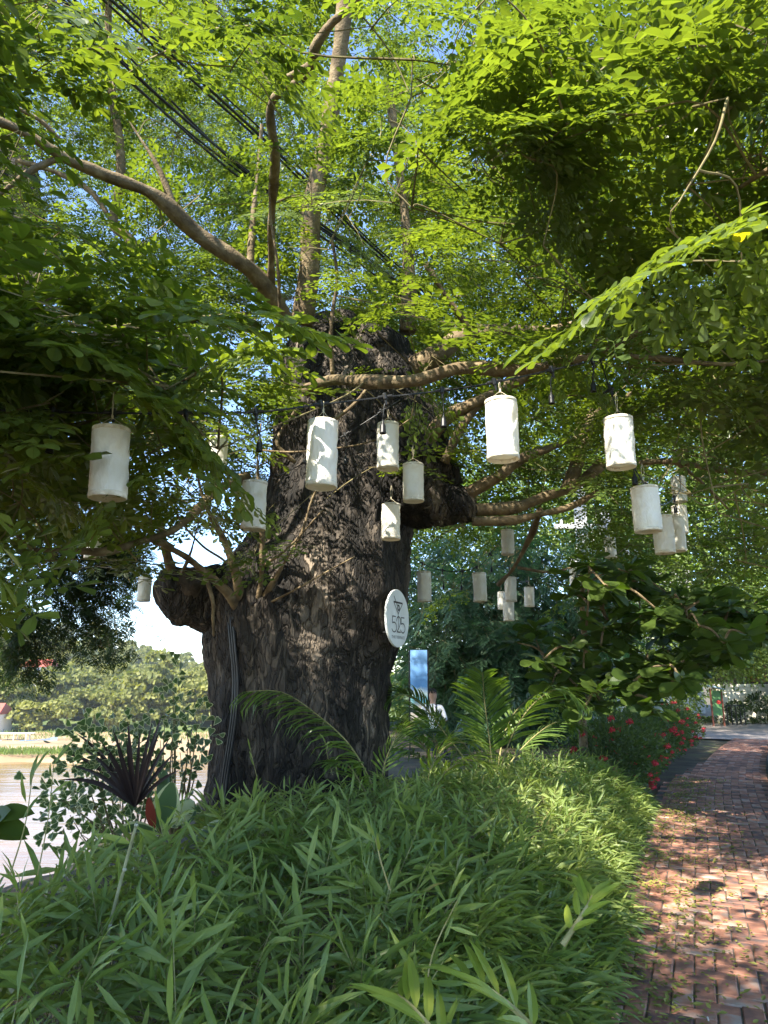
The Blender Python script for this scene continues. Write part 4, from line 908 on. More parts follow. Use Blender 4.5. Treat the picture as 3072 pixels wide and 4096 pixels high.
# ------------------------------------------------------------------ brick path
O2 = np.array([1.11, 3.80]); dv = unit(np.array([.395, .919])); nr_ = np.array([dv[1], -dv[0]]); PW = 1.25
def path_xy(w, s):
    w = np.asarray(w, float); s = np.asarray(s, float); p = O2 + w[..., None] * nr_ + s[..., None] * dv
    e = np.maximum(p[..., 1] - 9, 0); p[..., 0] += .0100 * e * e; return p
M_brick = noisemat("red_brick", [(0.15, (0.085, 0.065, 0.062)), (0.38, (0.22, 0.105, 0.075)), (0.60, (0.36, 0.165, 0.105)), (0.85, (0.36, 0.27, 0.22))], scale=9, bump=0.35, bscale=60, dist=.004, rough=.8, rnd_island=.5, detail=8)
M_bed = noisemat("sand_joint", [(0.3, (0.06, 0.05, 0.04)), (0.7, (0.13, 0.11, 0.085))], scale=12)
S1 = 17.2; ws = np.linspace(-.25, PW + .3, 6); ss = np.linspace(-3, S1, 60); WW, SS = np.meshgrid(ws, ss); WW = np.maximum(WW, -.2 + .42 * np.clip((SS - 8) / 4, 0, 1)); pq = path_xy(WW, SS)
B = Bag(); grid(B, pq[..., 0], pq[..., 1], np.full(WW.shape, -.004) + .0); path = tag(B.obj("path", M_bed), "red brick footpath in herringbone beside the hedge", None, None, "structure")
def brick_mesh():
    B = Bag(); c = .006; g = .004; hx_, hy_ = .0535 * 2 - g, .0535 - g; z0, z1 = -.05, .0
    v = [[sx_ * hx_, sy_ * hy_, z] for z in (z0, z1 - c) for sx_, sy_ in ((-1, -1), (1, -1), (1, 1), (-1, 1))] + [[sx_ * (hx_ - c), sy_ * (hy_ - c), z1] for sx_, sy_ in ((-1, -1), (1, -1), (1, 1), (-1, 1))]
    t = []
    for a in (0, 4):
        for k in range(4): q = (k + 1) % 4; t += [[a + k, a + q, a + 4 + q], [a + k, a + 4 + q, a + 4 + k]]
    t += [[8, 9, 10], [8, 10, 11]]; return np.array(v), np.array(t), np.zeros(len(t), int)
BT = brick_mesh(); B = Bag(); B.add(*BT); BRM = B.mesh("brick"); BRM.materials.append(M_brick)
u = .107; allb = []
for y in range(-20, int(S1 / u)):
    for x in range(-2, int(PW / u) + 1):
        m = (x - y) % 4
        if m == 0: allb.append(((x + 1) * u, (y + .5) * u, 0))
        elif m == 3: allb.append(((x + .5) * u, (y + 1) * u, 1))
bw = np.array(allb); keepb = (bw[:, 0] > -.16 + .42 * np.clip((bw[:, 1] - 8) / 4, 0, 1)) & (bw[:, 0] < PW + .02); bw = bw[keepb]
bp = path_xy(bw[:, 0], bw[:, 1]); eps = path_xy(bw[:, 0], bw[:, 1] + .05) - bp; ang = np.arctan2(eps[:, 1], eps[:, 0]) - np.where(bw[:, 2] == 1, 0, np.pi / 2) + rng.normal(0, .012, len(bw))
nB = len(bw); BZ = rng.normal(0, .0022, nB); tlt = rng.normal(0, .010, (nB, 2))
BM = np.zeros((nB, 3, 3)); BM[:, 0, 0] = np.cos(ang); BM[:, 0, 1] = -np.sin(ang); BM[:, 1, 0] = np.sin(ang); BM[:, 1, 1] = np.cos(ang); BM[:, 2, 2] = 1; BM[:, 2, 0] = tlt[:, 0]; BM[:, 2, 1] = tlt[:, 1]
BP = np.column_stack([bp, BZ + .004]); vis = inframe(BP, 30); order = np.argsort(np.where(vis, np.linalg.norm(BP, axis=1), 1e6)); ind = order[:300]; rest = order[300:]
for k in ind: link("brick", BRM, path, BM[k], BP[k])
B = Bag(); B.scatter(BT, BM[rest], BP[rest]); tag(B.obj("bricks", M_brick, path), None, None, None, "stuff")
# kerb on the path's right
M_kerb = noisemat("kerb_stone", [(0.3, (0.16, 0.15, 0.15)), (0.7, (0.27, 0.25, 0.24))], scale=7, bump=.3)
kb = empty("kerb", "grey stone kerb edging the right side of the path", "kerb", None, (*path_xy(np.array(PW + .2), np.array(8.0)), 0))
for k in range(34):
    s = 1.0 + k * .48; p = path_xy(np.array(PW + .26), np.array(s)); e = path_xy(np.array(PW + .26), np.array(s + .1)) - p; a = math.atan2(e[1], e[0])
    B = Bag(); box(B, (p[0], p[1], .02), (.47, .34, .20), [[math.cos(a), -math.sin(a), 0], [math.sin(a), math.cos(a), 0], [0, 0, 1]]); B.obj("kerb_stone", M_kerb, kb)
settle(kb)
# paved lane at the path's end
M_pave = noisemat("lane_paving", [(0.3, (0.20, 0.17, 0.155)), (0.7, (0.33, 0.28, 0.25))], scale=5, bump=.4, bscale=20, stretch=(1, 3, 1))
pe = path_xy(np.array([-.9, PW + 6]), np.array([S1 - .1, S1 - .1]))
B = Bag(); B.add([[pe[0][0], pe[0][1], -.02], [pe[1][0], pe[1][1] - .2, -.02], [26, 26.4, -.02], [9.5, 26.0, -.02]], [[0, 1, 2], [0, 2, 3]]); tag(B.obj("road", M_pave), "grey paved lane at the end of the path", None, None, "structure")
# fallen leaves
def litter_leaf(L, W): v, t = blade(L, W, -.12, 2, .35); return v, t, np.zeros(len(t), int)
LT = [litter_leaf(.034, .020), litter_leaf(.026, .018), litter_leaf(.045, .018)]
n = 5200; w_ = np.abs(rng.normal(0, .40, n)) - .1; s_ = rng.uniform(-.8, 9, n); sel = (w_ < PW) & ((w_ < .75) | (rng.random(n) < .5)); w_ = w_[sel]; s_ = s_[sel]; n = len(w_)
cx = np.array([mnoise.noise(Vector((a * 2.2, b * 2.2, 0))) for a, b in zip(w_, s_)]); sel = rng.random(n) < np.clip(.55 + cx * 1.3, .12, 1); w_ = w_[sel]; s_ = s_[sel]; n = len(w_)
extra = 350; w_ = np.concatenate([w_, rng.uniform(.5, PW, extra)]); s_ = np.concatenate([s_, rng.uniform(-.6, 6, extra)]); n = len(w_)
pp = path_xy(w_, s_); LPp = np.column_stack([pp, rng.uniform(.012, .02, n)]); LMm = frames(np.stack([rng.normal(0, 1, n), rng.normal(0, 1, n), rng.normal(0, .12, n)], 1), unit(rng.normal(0, .28, (n, 3)) + [0, 0, 1.]), rng.uniform(.7, 1.25, n))
vis = inframe(LPp, 0); order = np.argsort(np.where(vis, np.linalg.norm(LPp, axis=1), 1e6)); big = order[:60]; rest = order[60:]
LTM = []
for tpl in LT: B = Bag(); B.add(*tpl); me = B.mesh("fallen_leaf"); me.materials.append(M_litter); LTM.append(me)
for k in big: tag(link("fallen_leaf", LTM[k % 3], None, LMm[k], LPp[k]), "small fallen leaf lying on the bricks at the near end of the path", "leaf", "fallen leaves on the near bricks")
B = Bag()
for q in range(3): B.scatter(LT[q], LMm[rest[q::3]], LPp[rest[q::3]])
tag(B.obj("leaf_litter", M_litter), "scattered small fallen leaves along the hedge side of the path", "leaf litter", None, "stuff")
c = PG(2832, 4075, .012); B = Bag(); tube(B, [c + [-.004, -.014, 0], c + [.004, .014, 0]], [.004], 8, 3); tag(B.obj("cigarette_end", plain("filter_paper", (.7, .66, .58))), "tiny pale cigarette end on the bricks at the bottom edge", "cigarette end")

# ------------------------------------------------------------------ bamboo hedge
EDGE = lambda Y: 1.11 + .43 * (Y - 3.8) + .0100 * np.maximum(Y - 9, 0) ** 2 - .05      # the path's left edge
def back_x(Y): return np.interp(Y, [-1, 2, 3.4, 4.6, 5.6, 6.2], [-2.6, -2.1, -1.75, -1.45, -1.2, -1.1])
def hedge_h(X, Y):
    e = EDGE(Y) - .36 - X
    edge = np.clip(e / .75, 0, 1) ** .5
    top = np.interp(Y, [0, 4, 7, 9, 12], [.54, .55, .56, .54, .50])
    nz = np.array([mnoise.noise(Vector((a * 1.1, b * 1.1, 3))) for a, b in zip(np.ravel(X), np.ravel(Y))]).reshape(np.shape(X))
    return top * edge * (1 + .13 * nz)
HEDPOLY = np.array([(-2.6, .6), (-2.0, 2.4), (-1.75, 3.4), (-1.45, 4.8), (-1.2, 5.9), (-.9, 6.9), (.3, 7.4), (.6, 8.8), (1.6, 9.7), (2.9, 10.0), (3.35, 9.9), (2.55, 8.2), (1.25, 5.2), (.64, 3.8), (-.75, .6)])
hedge = empty("bamboo_hedge", "low dense hedge of dwarf bamboo filling the foreground beside the path", "hedge", None, (0.2, 5, 0))
BL = [blade(1, w, dr, 2, .22) for w, dr in ((.11, .12), (.13, .25), (.10, .38))]
BL = [(v, t, np.zeros(len(t), int)) for v, t in BL]
def bam_spots(r):
    out = []; n = r.randint(6, 9)
    for k in range(n):
        s = .45 + .55 * k / (n - 1); side = 1 if k % 2 else -1; a = rad(r.uniform(28, 75) if k < n - 1 else r.uniform(0, 18)) * side
        out.append((np.array([0, s * .30, 0]), np.array([math.sin(a), math.cos(a) * .9, r.uniform(-.55, .35)]), unit(np.array([r.uniform(-.35, .35), -.2, 1.])), r.uniform(.13, .23), r.randrange(3)))
    return out
br = random.Random(21); BSP = []
for k in range(10):
    B = Bag(); tube(B, [[0, -.12, 0], [0, .15, .004], [0, .31, 0]], [.0022, .0012], 3, 3, m=1, cap=False)
    for (p, f, up, s, q) in bam_spots(br): B.scatter(BL[q], frames(f, up, s), [p])
    BSP.append(B.tpl())
hb = Bag(); canes = Bag(); nearb = []
N = 9000; X = rng.uniform(-2.6, 5, N); Y = .8 + rng.uniform(0, 1, N) ** .8 * 9.4; sel = inpoly(np.stack([X, Y], 1), HEDPOLY) & (np.hypot(X, Y) > 1.15); X = X[sel]; Y = Y[sel]
# thicken the side that faces the path
N2 = 2300; Y2 = rng.uniform(2.4, 9.9, N2); X2 = EDGE(Y2) - .37 - rng.uniform(0, 1, N2) ** 1.6 * .5; X = np.concatenate([X, X2]); Y = np.concatenate([Y, Y2])
H = hedge_h(X, Y); n = len(X); dep = np.where(rng.random(n) < .62, rng.uniform(-.02, .10, n), rng.uniform(.1, .45, n)); Z = np.maximum(H - dep * np.minimum(1, H / .7) - .10, .05)
e = np.clip(1 - (EDGE(Y) - .38 - X) / .6, 0, 1)
f = np.stack([rng.normal(0, .55, n) + e * .6, rng.normal(0, .55, n) - e * .40, rng.uniform(.25, 1.0, n) * (1 - .8 * e) + rng.uniform(-.3, .1, n) * e], 1)
up = unit(np.stack([-f[:, 0] * .6, -f[:, 1] * .6 - .15, np.ones(n)], 1)); HM = frames(f, up, rng.uniform(.8, 1.2, n) * np.where(Y > 5.5, .72, 1.0), rng.normal(0, .5, n)); HO = np.stack([X, Y, Z], 1)
tipz = (HO + HM[:, :, 1] * .2)[:, 2]
xs, ys, ds = proj(HO); front = (np.hypot(X, Y) < 3.0) & inframe(HO, 60) & (dep < .12); fi = np.where(front)[0]; fi = fi[np.argsort(ds[fi])][:40]; fs = set(fi.tolist())
BLM = []
for tpl in BL: B = Bag(); B.add(*tpl); me = B.mesh("leaf"); me.materials.append(M_bamboo); BLM.append(me)
nl = 0
for k in fi:
    tube(canes, np.array([[0, -.12, 0], [0, .15, .004], [0, .31, 0]]) @ HM[k].T + HO[k], [.0022, .0012], 4, 4, cap=False)
    for (p, f_, u_, s_, q) in bam_spots(br):
        if nl < 300: link("leaf", BLM[q], hedge, HM[k] @ frames(f_, u_, s_)[0], HM[k] @ p + HO[k]); nl += 1
oth = np.array([k for k in range(n) if k not in fs]); pick = rng.integers(0, 10, len(oth))
for q in range(10): a = oth[pick == q]; hb.scatter(BSP[q], HM[a], HO[a])
for k in range(900):
    i_ = rng.integers(n); tube(canes, [[X[i_] + rng.normal(0, .03), Y[i_] + rng.normal(0, .03), -.05], [X[i_], Y[i_], Z[i_] * .6], [X[i_], Y[i_], Z[i_]]], [.004, .002], 4, 4, cap=False)
M_cane = noisemat("bamboo_cane", [(0.3, (0.16, 0.15, 0.05)), (0.7, (0.34, 0.30, 0.14))], scale=20)
tag(hb.obj("foliage", [M_bamboo, M_cane], hedge), None, None, None, "stuff"); tag(canes.obj("canes", M_cane, hedge), None, None, None, "stuff")
# taller shoots that stick out of the hedge
for (x, y, d, x2, y2) in ((40, 3500, 2.3, 130, 3100), (150, 3500, 2.6, 215, 3060), (1560, 3560, 2.0, 1500, 3350), (1700, 3980, 1.9, 1830, 3600), (1040, 3160, 5.5, 1000, 2990), (1330, 3100, 6.2, 1300, 2960)):
    B = Bag(); a, b = P(x, y, d), P(x2, y2, d); tube(B, [a, (a + b) / 2 + rng.normal(0, .015, 3), b], [.0028, .0014], 5, 8, m=1)
    dr = unit(b - a)
    for s in (.55, .72, .88, 1.0):
        f_ = dr + rng.normal(0, .45, 3); B.scatter(BL[rng.integers(3)], frames(f_, [0, -1., .4], rng.uniform(.07, .12)), [a + (b - a) * s])
    B.obj("shoot", [M_bamboo, M_cane], hedge)
settle(hedge)
cc = [P(440, 3700, 2.85), P(490, 3500, 2.88), P(545, 3300, 2.9)]
cn = empty("bamboo_cane", "pale dry cut bamboo cane leaning up out of the hedge at left", "cane", None, cc[0] - [0, 0, .4])
B = Bag(); tube(B, [cc[0] + [-.05, .0, -.5], cc[0] + [-.012, .0, -.12], cc[0], cc[1], cc[2]], [.0075, .007, .007, .0065, .006], 10, 24, fn=lambda V, c, R: V); B.obj("culm", noisemat("dry_bamboo", [(0.3, (0.17, 0.17, 0.08)), (0.7, (0.30, 0.30, 0.17))], scale=14), cn, smooth=True)
for q in (0.0, .55, 1.0):
    p = cc[0] + (cc[2] - cc[0]) * q; dr = unit(cc[2] - cc[0]); B = Bag(); tube(B, [p - dr * .006, p, p + dr * .006], [.0065, .009, .0065], 10, 5); B.obj("node", plain("bamboo_node", (.34, .34, .26)), cn, smooth=True)
settle(cn)

# ------------------------------------------------------------------ palms
def frond(B, pts, n, ll, w, spread=1.0, droop=.35, vee=.35, start=.22):
    c = smooth_path(pts, 40); tube(B, pts, [.010, .003], 5, 26, m=1, cap=False)
    for k in range(n):
        s = start + (1 - start) * (k + .5) / n; i_ = s * 39; a = int(i_); p = c[a] + (c[min(a + 1, 39)] - c[a]) * (i_ - a); tg = unit(c[min(a + 1, 39)] - c[max(a - 1, 0)])
        side = unit(np.cross(tg, [0, 0, 1.]) + 1e-6); upv = np.cross(side, tg); l = ll * math.sin(math.pi * (.18 + .74 * (s - start) / (1 - start) * .95)) ** .7
        for sd in (-1, 1):
            an = rad(58 - 26 * s + rng.normal(0, 4)); f_ = tg * math.cos(an) + side * sd * math.sin(an) * spread + upv * vee + rng.normal(0, .05, 3)
            v, t = blade(1, w / l, droop * rng.uniform(.7, 1.3), 4, .25); B.add(v @ frames(f_, upv + rng.normal(0, .1, 3), l)[0].T + p, t)
def palm(label, base, fr, mat=M_palm):
    o = empty("palm", label, "palm", "small palms around the trunk", base)
    for (pts, n, ll, w, sp_, dr_, ve) in fr:
        B = Bag(); frond(B, [P(*q) for q in pts], n, ll, w, sp_, dr_, ve); B.obj("frond", [mat, M_cane], o)
    B = Bag(); tube(B, [np.asarray(base) + [0, 0, -.1], np.asarray(base) + [0, 0, .25]], [.05, .03], 8, 4); B.obj("stem", M_cane, o); settle(o)
palm("palm with one long frond arching left across the trunk", (-.35, 6.9, 0),
     [([(1520, 3230, 6.6), (1470, 3100, 6.6), (1390, 2970, 6.6), (1270, 2860, 6.55), (1130, 2770, 6.4), (985, 2765, 6.3)], 30, .42, .026, .8, .75, -.05),
      ([(1520, 3200, 6.6), (1540, 3050, 6.8), (1600, 2930, 6.9), (1680, 2890, 6.9)], 20, .36, .024, .9, .4, .1),
      ([(1500, 3230, 6.5), (1440, 3130, 6.3), (1390, 3060, 6.1), (1330, 3050, 6.0)], 18, .34, .024, .9, .4, .1)])
palm("tall spreading palm with an upright feather frond right of the trunk", (1.25, 8.6, 0),
     [([(1975, 3120, 8.0), (1958, 2960, 8.0), (1938, 2800, 7.9), (1930, 2690, 7.6)], 30, .52, .034, 1.0, .25, .0),
      ([(1990, 3120, 8.0), (2040, 2960, 7.8), (2120, 2830, 7.6), (2220, 2760, 7.4), (2300, 2790, 7.3)], 28, .50, .036, .9, .45, .05),
      ([(1930, 3120, 8.1), (1800, 2960, 8.1), (1700, 2830, 8.1), (1620, 2780, 8.0), (1560, 2800, 7.9)], 28, .46, .034, 1.0, .35, .3),
      ([(1990, 3120, 8.2), (2100, 2980, 8.4), (2220, 2890, 8.6), (2310, 2900, 8.7)], 24, .44, .03, .9, .45, .05),
      ([(1950, 3120, 8.2), (1860, 2980, 8.6), (1760, 2920, 8.9), (1660, 2930, 9.1)], 22, .44, .03, .9, .45, .05),
      ([(1980, 3120, 8.3), (2030, 2900, 8.8), (2120, 2790, 9.2), (2250, 2720, 9.5)], 24, .46, .03, .9, .4, .1)])
palm("low yellow-green sunlit palm clump in front of the taller palm", (.65, 6.9, 0),
     [([(1700, 3200, 6.6), (1730, 3060, 6.6), (1800, 2975, 6.6), (1890, 2975, 6.5)], 18, .42, .03, .8, .45, .25),
      ([(1720, 3200, 6.6), (1780, 3090, 6.5), (1870, 3040, 6.4), (1950, 3060, 6.3)], 16, .36, .028, .8, .45, .2)], M_palm_y)
palm("dark low palm behind, between the trunk and the upright frond", (.95, 10.2, 0),
     [([(1740, 3080, 9.9), (1690, 2980, 9.8), (1630, 2900, 9.7), (1570, 2890, 9.6)], 24, .5, .034, 1.0, .4, .1), ([(1750, 3080, 9.9), (1740, 2970, 9.9), (1720, 2880, 9.9), (1680, 2850, 9.9)], 24, .5, .034, 1.0, .4, .1),
      ([(1760, 3080, 9.9), (1800, 2970, 9.9), (1860, 2890, 10), (1930, 2880, 10)], 24, .5, .034, 1.0, .4, .1), ([(1740, 3080, 9.6), (1680, 3030, 9.3), (1620, 3000, 9.1), (1560, 3010, 9.0)], 22, .45, .032, 1.0, .4, .1), ([(1770, 3080, 9.6), (1820, 3020, 9.4), (1880, 2980, 9.2), (1950, 2990, 9.1)], 22, .45, .032, 1.0, .4, .1)])
# broad pale palm leaf low in the foreground
o = empty("palm_seedling", "pale yellow-green fan-like palm leaf in the near hedge at bottom", "palm", None, P(1990, 4300, 1.9))
for pts, n_, ll in (([(2200, 4200, 1.75), (2080, 4060, 1.8), (1960, 3960, 1.85), (1850, 3905, 1.9)], 5, .20), ([(1830, 4230, 1.7), (1720, 4110, 1.75), (1640, 4020, 1.8), (1590, 3980, 1.85)], 5, .19), ([(2250, 3780, 2.3), (2340, 3640, 2.35), (2370, 3580, 2.4)], 5, .15)):
    B = Bag(); frond(B, [P(*q) for q in pts], n_, ll, .030, 1.0, .15, .25, .1); B.obj("frond", [M_palm_y, M_cane], o)
settle(o)

# ------------------------------------------------------------------ broad-leaved tree
def obov(L, W):
    B = Bag(); rowsl = [(0, .04), (.25, .16), (.5, .36), (.72, .5), (.9, .40), (1.0, .10)]; V = []; T = []
    for u_, w2 in rowsl: z = -.10 * L * u_ * u_; V += [[-w2 * W, u_ * L, z + .16 * w2 * W], [0, u_ * L, z], [w2 * W, u_ * L, z + .16 * w2 * W]]
    for k in range(5): a = 3 * k; b = a + 3; T += [[a, a + 1, b + 1], [a, b + 1, b], [a + 1, a + 2, b + 2], [a + 1, b + 2, b + 1]]
    return np.array(V), np.array(T), np.zeros(len(T), int)
OB = [obov(1, .50), obov(1, .43), obov(1, .56)]; OBM = []
for tpl in OB: B = Bag(); B.add(*tpl); me = B.mesh("leaf", True); me.materials.append(M_big); OBM.append(me)
alm = empty("almond_tree", "dark broad-leaved tree with big glossy leaves above the path", "tree", None, (2.65, 9.9, 0))
B = Bag(); tk = [np.array([2.65, 9.9, -.1]), P(2330, 2880, 10.0), P(2345, 2650, 10.0), P(2330, 2450, 9.9), P(2335, 2300, 9.8)]; tube(B, tk, [.07, .06, .05, .04, .02], 10, 40, fn=barky(.006, .05)); B.obj("trunk", M_branch, alm, smooth=True)
ROS = []; brb = Bag()
TIPS = [(2480, 2290), (2600, 2330), (2300, 2300), (2180, 2380), (2400, 2420), (2560, 2440), (2700, 2400), (2850, 2390), (2960, 2420), (2250, 2480), (2130, 2560), (2340, 2580), (2480, 2560), (2640, 2540), (2780, 2540), (2900, 2520), (3020, 2480),
        (2200, 2680), (2320, 2720), (2450, 2690), (2580, 2680), (2720, 2660), (2840, 2590), (2950, 2560), (3050, 2530), (2500, 2740), (2600, 2760), (2690, 2730), (2770, 2680), (2170, 2640), (2400, 2800), (2250, 2780), (2750, 2480), (2420, 2340), (2880, 2440), (2660, 2620), (2540, 2370), (2990, 2540), (2350, 2660), (2280, 2560)]
TIPS = [q for q in TIPS if not (q[0] < 2270 and q[1] < 2530)]; TIPS = TIPS + [(x + rng.normal(0, 55), y + rng.normal(0, 40)) for x, y in TIPS + TIPS]; AN = np.vstack([smooth_path(tk, 30)[8:]]); TIPS.sort(key=lambda q: abs(q[0] - 2335))
for (x, y) in TIPS:
    d = 9.0 + rng.uniform(-1.2, 1.3) - (x - 2400) * .0012; p = P(x, y, d); k = np.argmin(np.linalg.norm(AN - p, axis=1)); a = AN[k]; AN = np.vstack([AN, tube(brb, [a, (a + p) / 2 + [0, 0, .04] + rng.normal(0, .03, 3), p], [.018, .008], 5, 10, cap=False)[4:]])
    nl_ = rng.integers(11, 16); ax = unit(p - a + [0, 0, .25])
    for q in range(nl_):
        th_ = 2.4 * q + rng.uniform(-.3, .3); f_ = np.array([math.cos(th_), math.sin(th_), rng.uniform(-.75, .35)]) + ax * .35
        ROS.append((p + rng.normal(0, .03, 3), f_, unit(np.array([rng.normal(0, .5), rng.normal(0, .45) - .6, .8])), rng.uniform(.19, .34), rng.integers(3)))
ROS.sort(key=lambda q: -q[3] / proj(q[0])[2])
B = Bag()
for k, (p, f_, u_, s_, q) in enumerate(ROS):
    if k < 300: link("leaf", OBM[q], alm, frames(f_, u_, s_)[0], p)
    else: B.scatter(OB[q], frames(f_, u_, s_), [p])
if B.n: tag(B.obj("foliage", M_big, alm), None, None, None, "stuff")
tag(brb.obj("branches", M_branch, alm), None, None, None, "stuff"); settle(alm)

# ------------------------------------------------------------------ shrubs at the river edge
def tri_leaf():
    o_ = np.array([[0, 0, 0], [.36, .62, .05], [.44, .92, .03], [.20, 1.05, 0], [0, .97, -.03], [-.20, 1.05, 0], [-.44, .92, .03], [-.36, .62, .05]]); c = np.array([0, .62, -.02])
    i_ = c + (o_ - c) * .82; V = np.vstack([o_, i_ + [0, 0, .001], c]); T = []; M_ = []
    for k in range(8): q = (k + 1) % 8; T += [[k, q, 8 + q], [k, 8 + q, 8 + k]]; M_ += [1, 1]; T.append([8 + k, 8 + q, 16]); M_.append(0)
    return V, np.array(T), np.array(M_)
TL = tri_leaf(); B = Bag(); B.add(*TL); TLM = B.mesh("leaf"); TLM.materials.append(M_fic); TLM.materials.append(M_cream)
fic = empty("triangle_ficus", "cream-edged small-leaved shrub against the river left of the trunk", "shrub", None, PG(520, 3560, 0)); stemb = Bag(); spots = []
root = P(520, 3480, 6.2)
FB = [((600, 3000), 0), ((480, 2950), 0), ((370, 2960), 0), ((330, 3050), 0), ((300, 3150), 0), ((420, 3080), 0), ((520, 3080), 0), ((600, 3120), 0), ((280, 3260), 0), ((380, 3220), 0), ((480, 3200), 0), ((560, 3220), 0), ((330, 3340), 0), ((430, 3330), 0), ((540, 3330), 0), ((250, 3200), 0), ((400, 3010), 0), ((520, 3000), 0),
      ((690, 2700), 1), ((700, 2780), 1), ((660, 2850), 1), ((740, 2880), 1), ((690, 2920), 1), ((780, 2950), 1), ((640, 2960), 1), ((720, 3010), 1), ((800, 3020), 1), ((690, 3060), 1), ((760, 3090), 1), ((790, 2900), 1), ((700, 2830), 1), ((755, 2960), 1)]
for (x, y), tl in FB:
    d = 6.2 + rng.uniform(-.4, .4) + tl * .5; p = P(x, y, d); r0 = root if not tl else P(690, 3400, 6.8); tube(stemb, [r0, (r0 + p) / 2 + rng.normal(0, .05, 3), p], [.012, .003], 4, 8, cap=False)
    for _ in range(12 if tl else 40):
        q = p + rng.normal(0, .11 if not tl else .085, 3); f_ = unit(q - p + rng.normal(0, .05, 3)) + [0, -.3, .15]
        spots.append((q, f_, unit(rng.normal(0, .5, 3) + [0, -.8, .5]), rng.uniform(.06, .095)))
spots.sort(key=lambda q: -q[3] / proj(q[0])[2]); B = Bag()
for k, (p, f_, u_, s_) in enumerate(spots):
    if k < 300: link("leaf", TLM, fic, frames(f_, u_, s_)[0], p)
    else: B.scatter(TL, frames(f_, u_, s_), [p])
tag(B.obj("foliage", [M_fic, M_cream], fic), None, None, None, "stuff"); tag(stemb.obj("stems", M_twig, fic), None, None, None, "stuff"); settle(fic)
dr_ = empty("sword_plant", "spiky dark purple sword-leaved plant rising behind the cream-edged shrub", "plant", None, P(520, 3350, 5.8)); b0 = P(540, 3230, 5.8)
for (x, y, dd) in ((510, 2870, 6.8), (505, 2950, 6.6), (450, 2910, 6.8), (560, 2920, 6.9), (610, 2880, 6.9), (650, 2850, 7.0), (400, 2960, 6.7), (640, 2920, 6.7), (680, 2950, 6.9), (330, 2990, 6.7), (280, 3060, 6.6), (230, 3120, 6.6), (700, 3010, 6.8), (600, 3000, 6.4), (470, 3000, 6.5), (300, 2930, 7.0), (720, 3080, 6.6), (250, 3010, 6.9), (560, 2980, 6.5), (430, 2990, 6.5)):
    e_ = P(x, y, dd - 1.0); L_ = np.linalg.norm(e_ - b0); bend = abs(x - 540) / 330.; v, t = blade(1, .036 / L_, 0, 6, .3); M = frames(e_ - b0, [0, -1., .3], L_)[0]; V = v @ M.T + b0; V[:, 2] += .22 * bend * np.sin(np.pi * v[:, 1]) * L_ * .6
    B = Bag(); B.add(V, t); B.obj("leaf", M_sword, dr_)
settle(dr_)
rb = empty("rubber_plant", "variegated rubber plant with big curled leaves and one red leaf", "plant", None, P(640, 3450, 4.9))
def bigleaf(base, tip, w, upv, mats, curl=.0):
    L_ = np.linalg.norm(tip - base); B = Bag(); n_ = 9; V = []; T = []; Mi = []
    for k in range(n_ + 1):
        u_ = k / n_; hw = w * math.sin(math.pi * (u_ * .93 + .035)) ** .7 / L_
        for q in (-1, -.72, 0, .72, 1): V.append([q * hw, u_, abs(q) * hw * .35 + curl * u_ * u_])
    for k in range(n_):
        for q in range(4): a = k * 5 + q; T += [[a, a + 1, a + 6], [a, a + 6, a + 5]]; Mi += [1 if q in (0, 3) else 0] * 2
    B.add(np.array(V) @ frames(tip - base, upv, L_)[0].T + base, T, Mi); return B.obj("leaf", mats, rb, smooth=True)
bb = P(640, 3420, 4.9)
bigleaf(P(640, 3330, 4.9), P(690, 3130, 4.9), .095, [0.2, -1., .2], [M_rubber, M_cream]); bigleaf(P(615, 3320, 4.85), P(595, 3190, 4.85), .035, [0, -1., .1], [M_redleaf, M_redleaf])
bigleaf(P(630, 3330, 4.7), P(485, 3290, 4.5), .075, [0, -.5, 1.], [M_rubber, M_cream], -.25); bigleaf(P(700, 3300, 5.0), P(770, 3200, 5.1), .085, [0.5, -1., .4], [M_cream, M_rubber])
bigleaf(P(590, 3390, 4.5), P(360, 3380, 4.2), .075, [0, -.3, 1.], [M_rubber, M_cream], -.2); bigleaf(P(650, 3250, 5.6), P(660, 3080, 5.8), .055, [0, -1., .1], [M_rubber, M_rubber])
bigleaf(P(760, 3380, 4.8), P(890, 3290, 4.7), .07, [0, -.6, 1.], [M_rubber, M_cream])
B = Bag(); tube(B, [P(640, 3600, 4.9), P(640, 3300, 4.9)], [.014, .008], 6, 6); B.obj("stem", M_twig, rb); settle(rb)
le = empty("glossy_plant", "dark glossy leaves poking in at the left edge before the river", "plant", None, P(-60, 3420, 4.2))
for (x, y, x2, y2, w) in ((-30, 3260, 135, 3240, .055), (-20, 3290, 120, 3330, .05), (-60, 3320, 30, 3230, .05), (-40, 3330, 110, 3345, .035)):
    v, t = blade(1, w * 2 / (abs(x2 - x) / FPX * 4.2), .12, 5, .2); a, b = P(x, y, 4.2), P(x2, y2, 4.15); B = Bag(); B.add(v @ frames(b - a, [0, -.8, .8], np.linalg.norm(b - a))[0].T + a, t); B.obj("leaf", M_big, le, smooth=True)
B = Bag(); tube(B, [P(-60, 3500, 4.2), P(-40, 3290, 4.2)], [.01, .006], 5, 5); B.obj("stem", M_twig, le); settle(le)

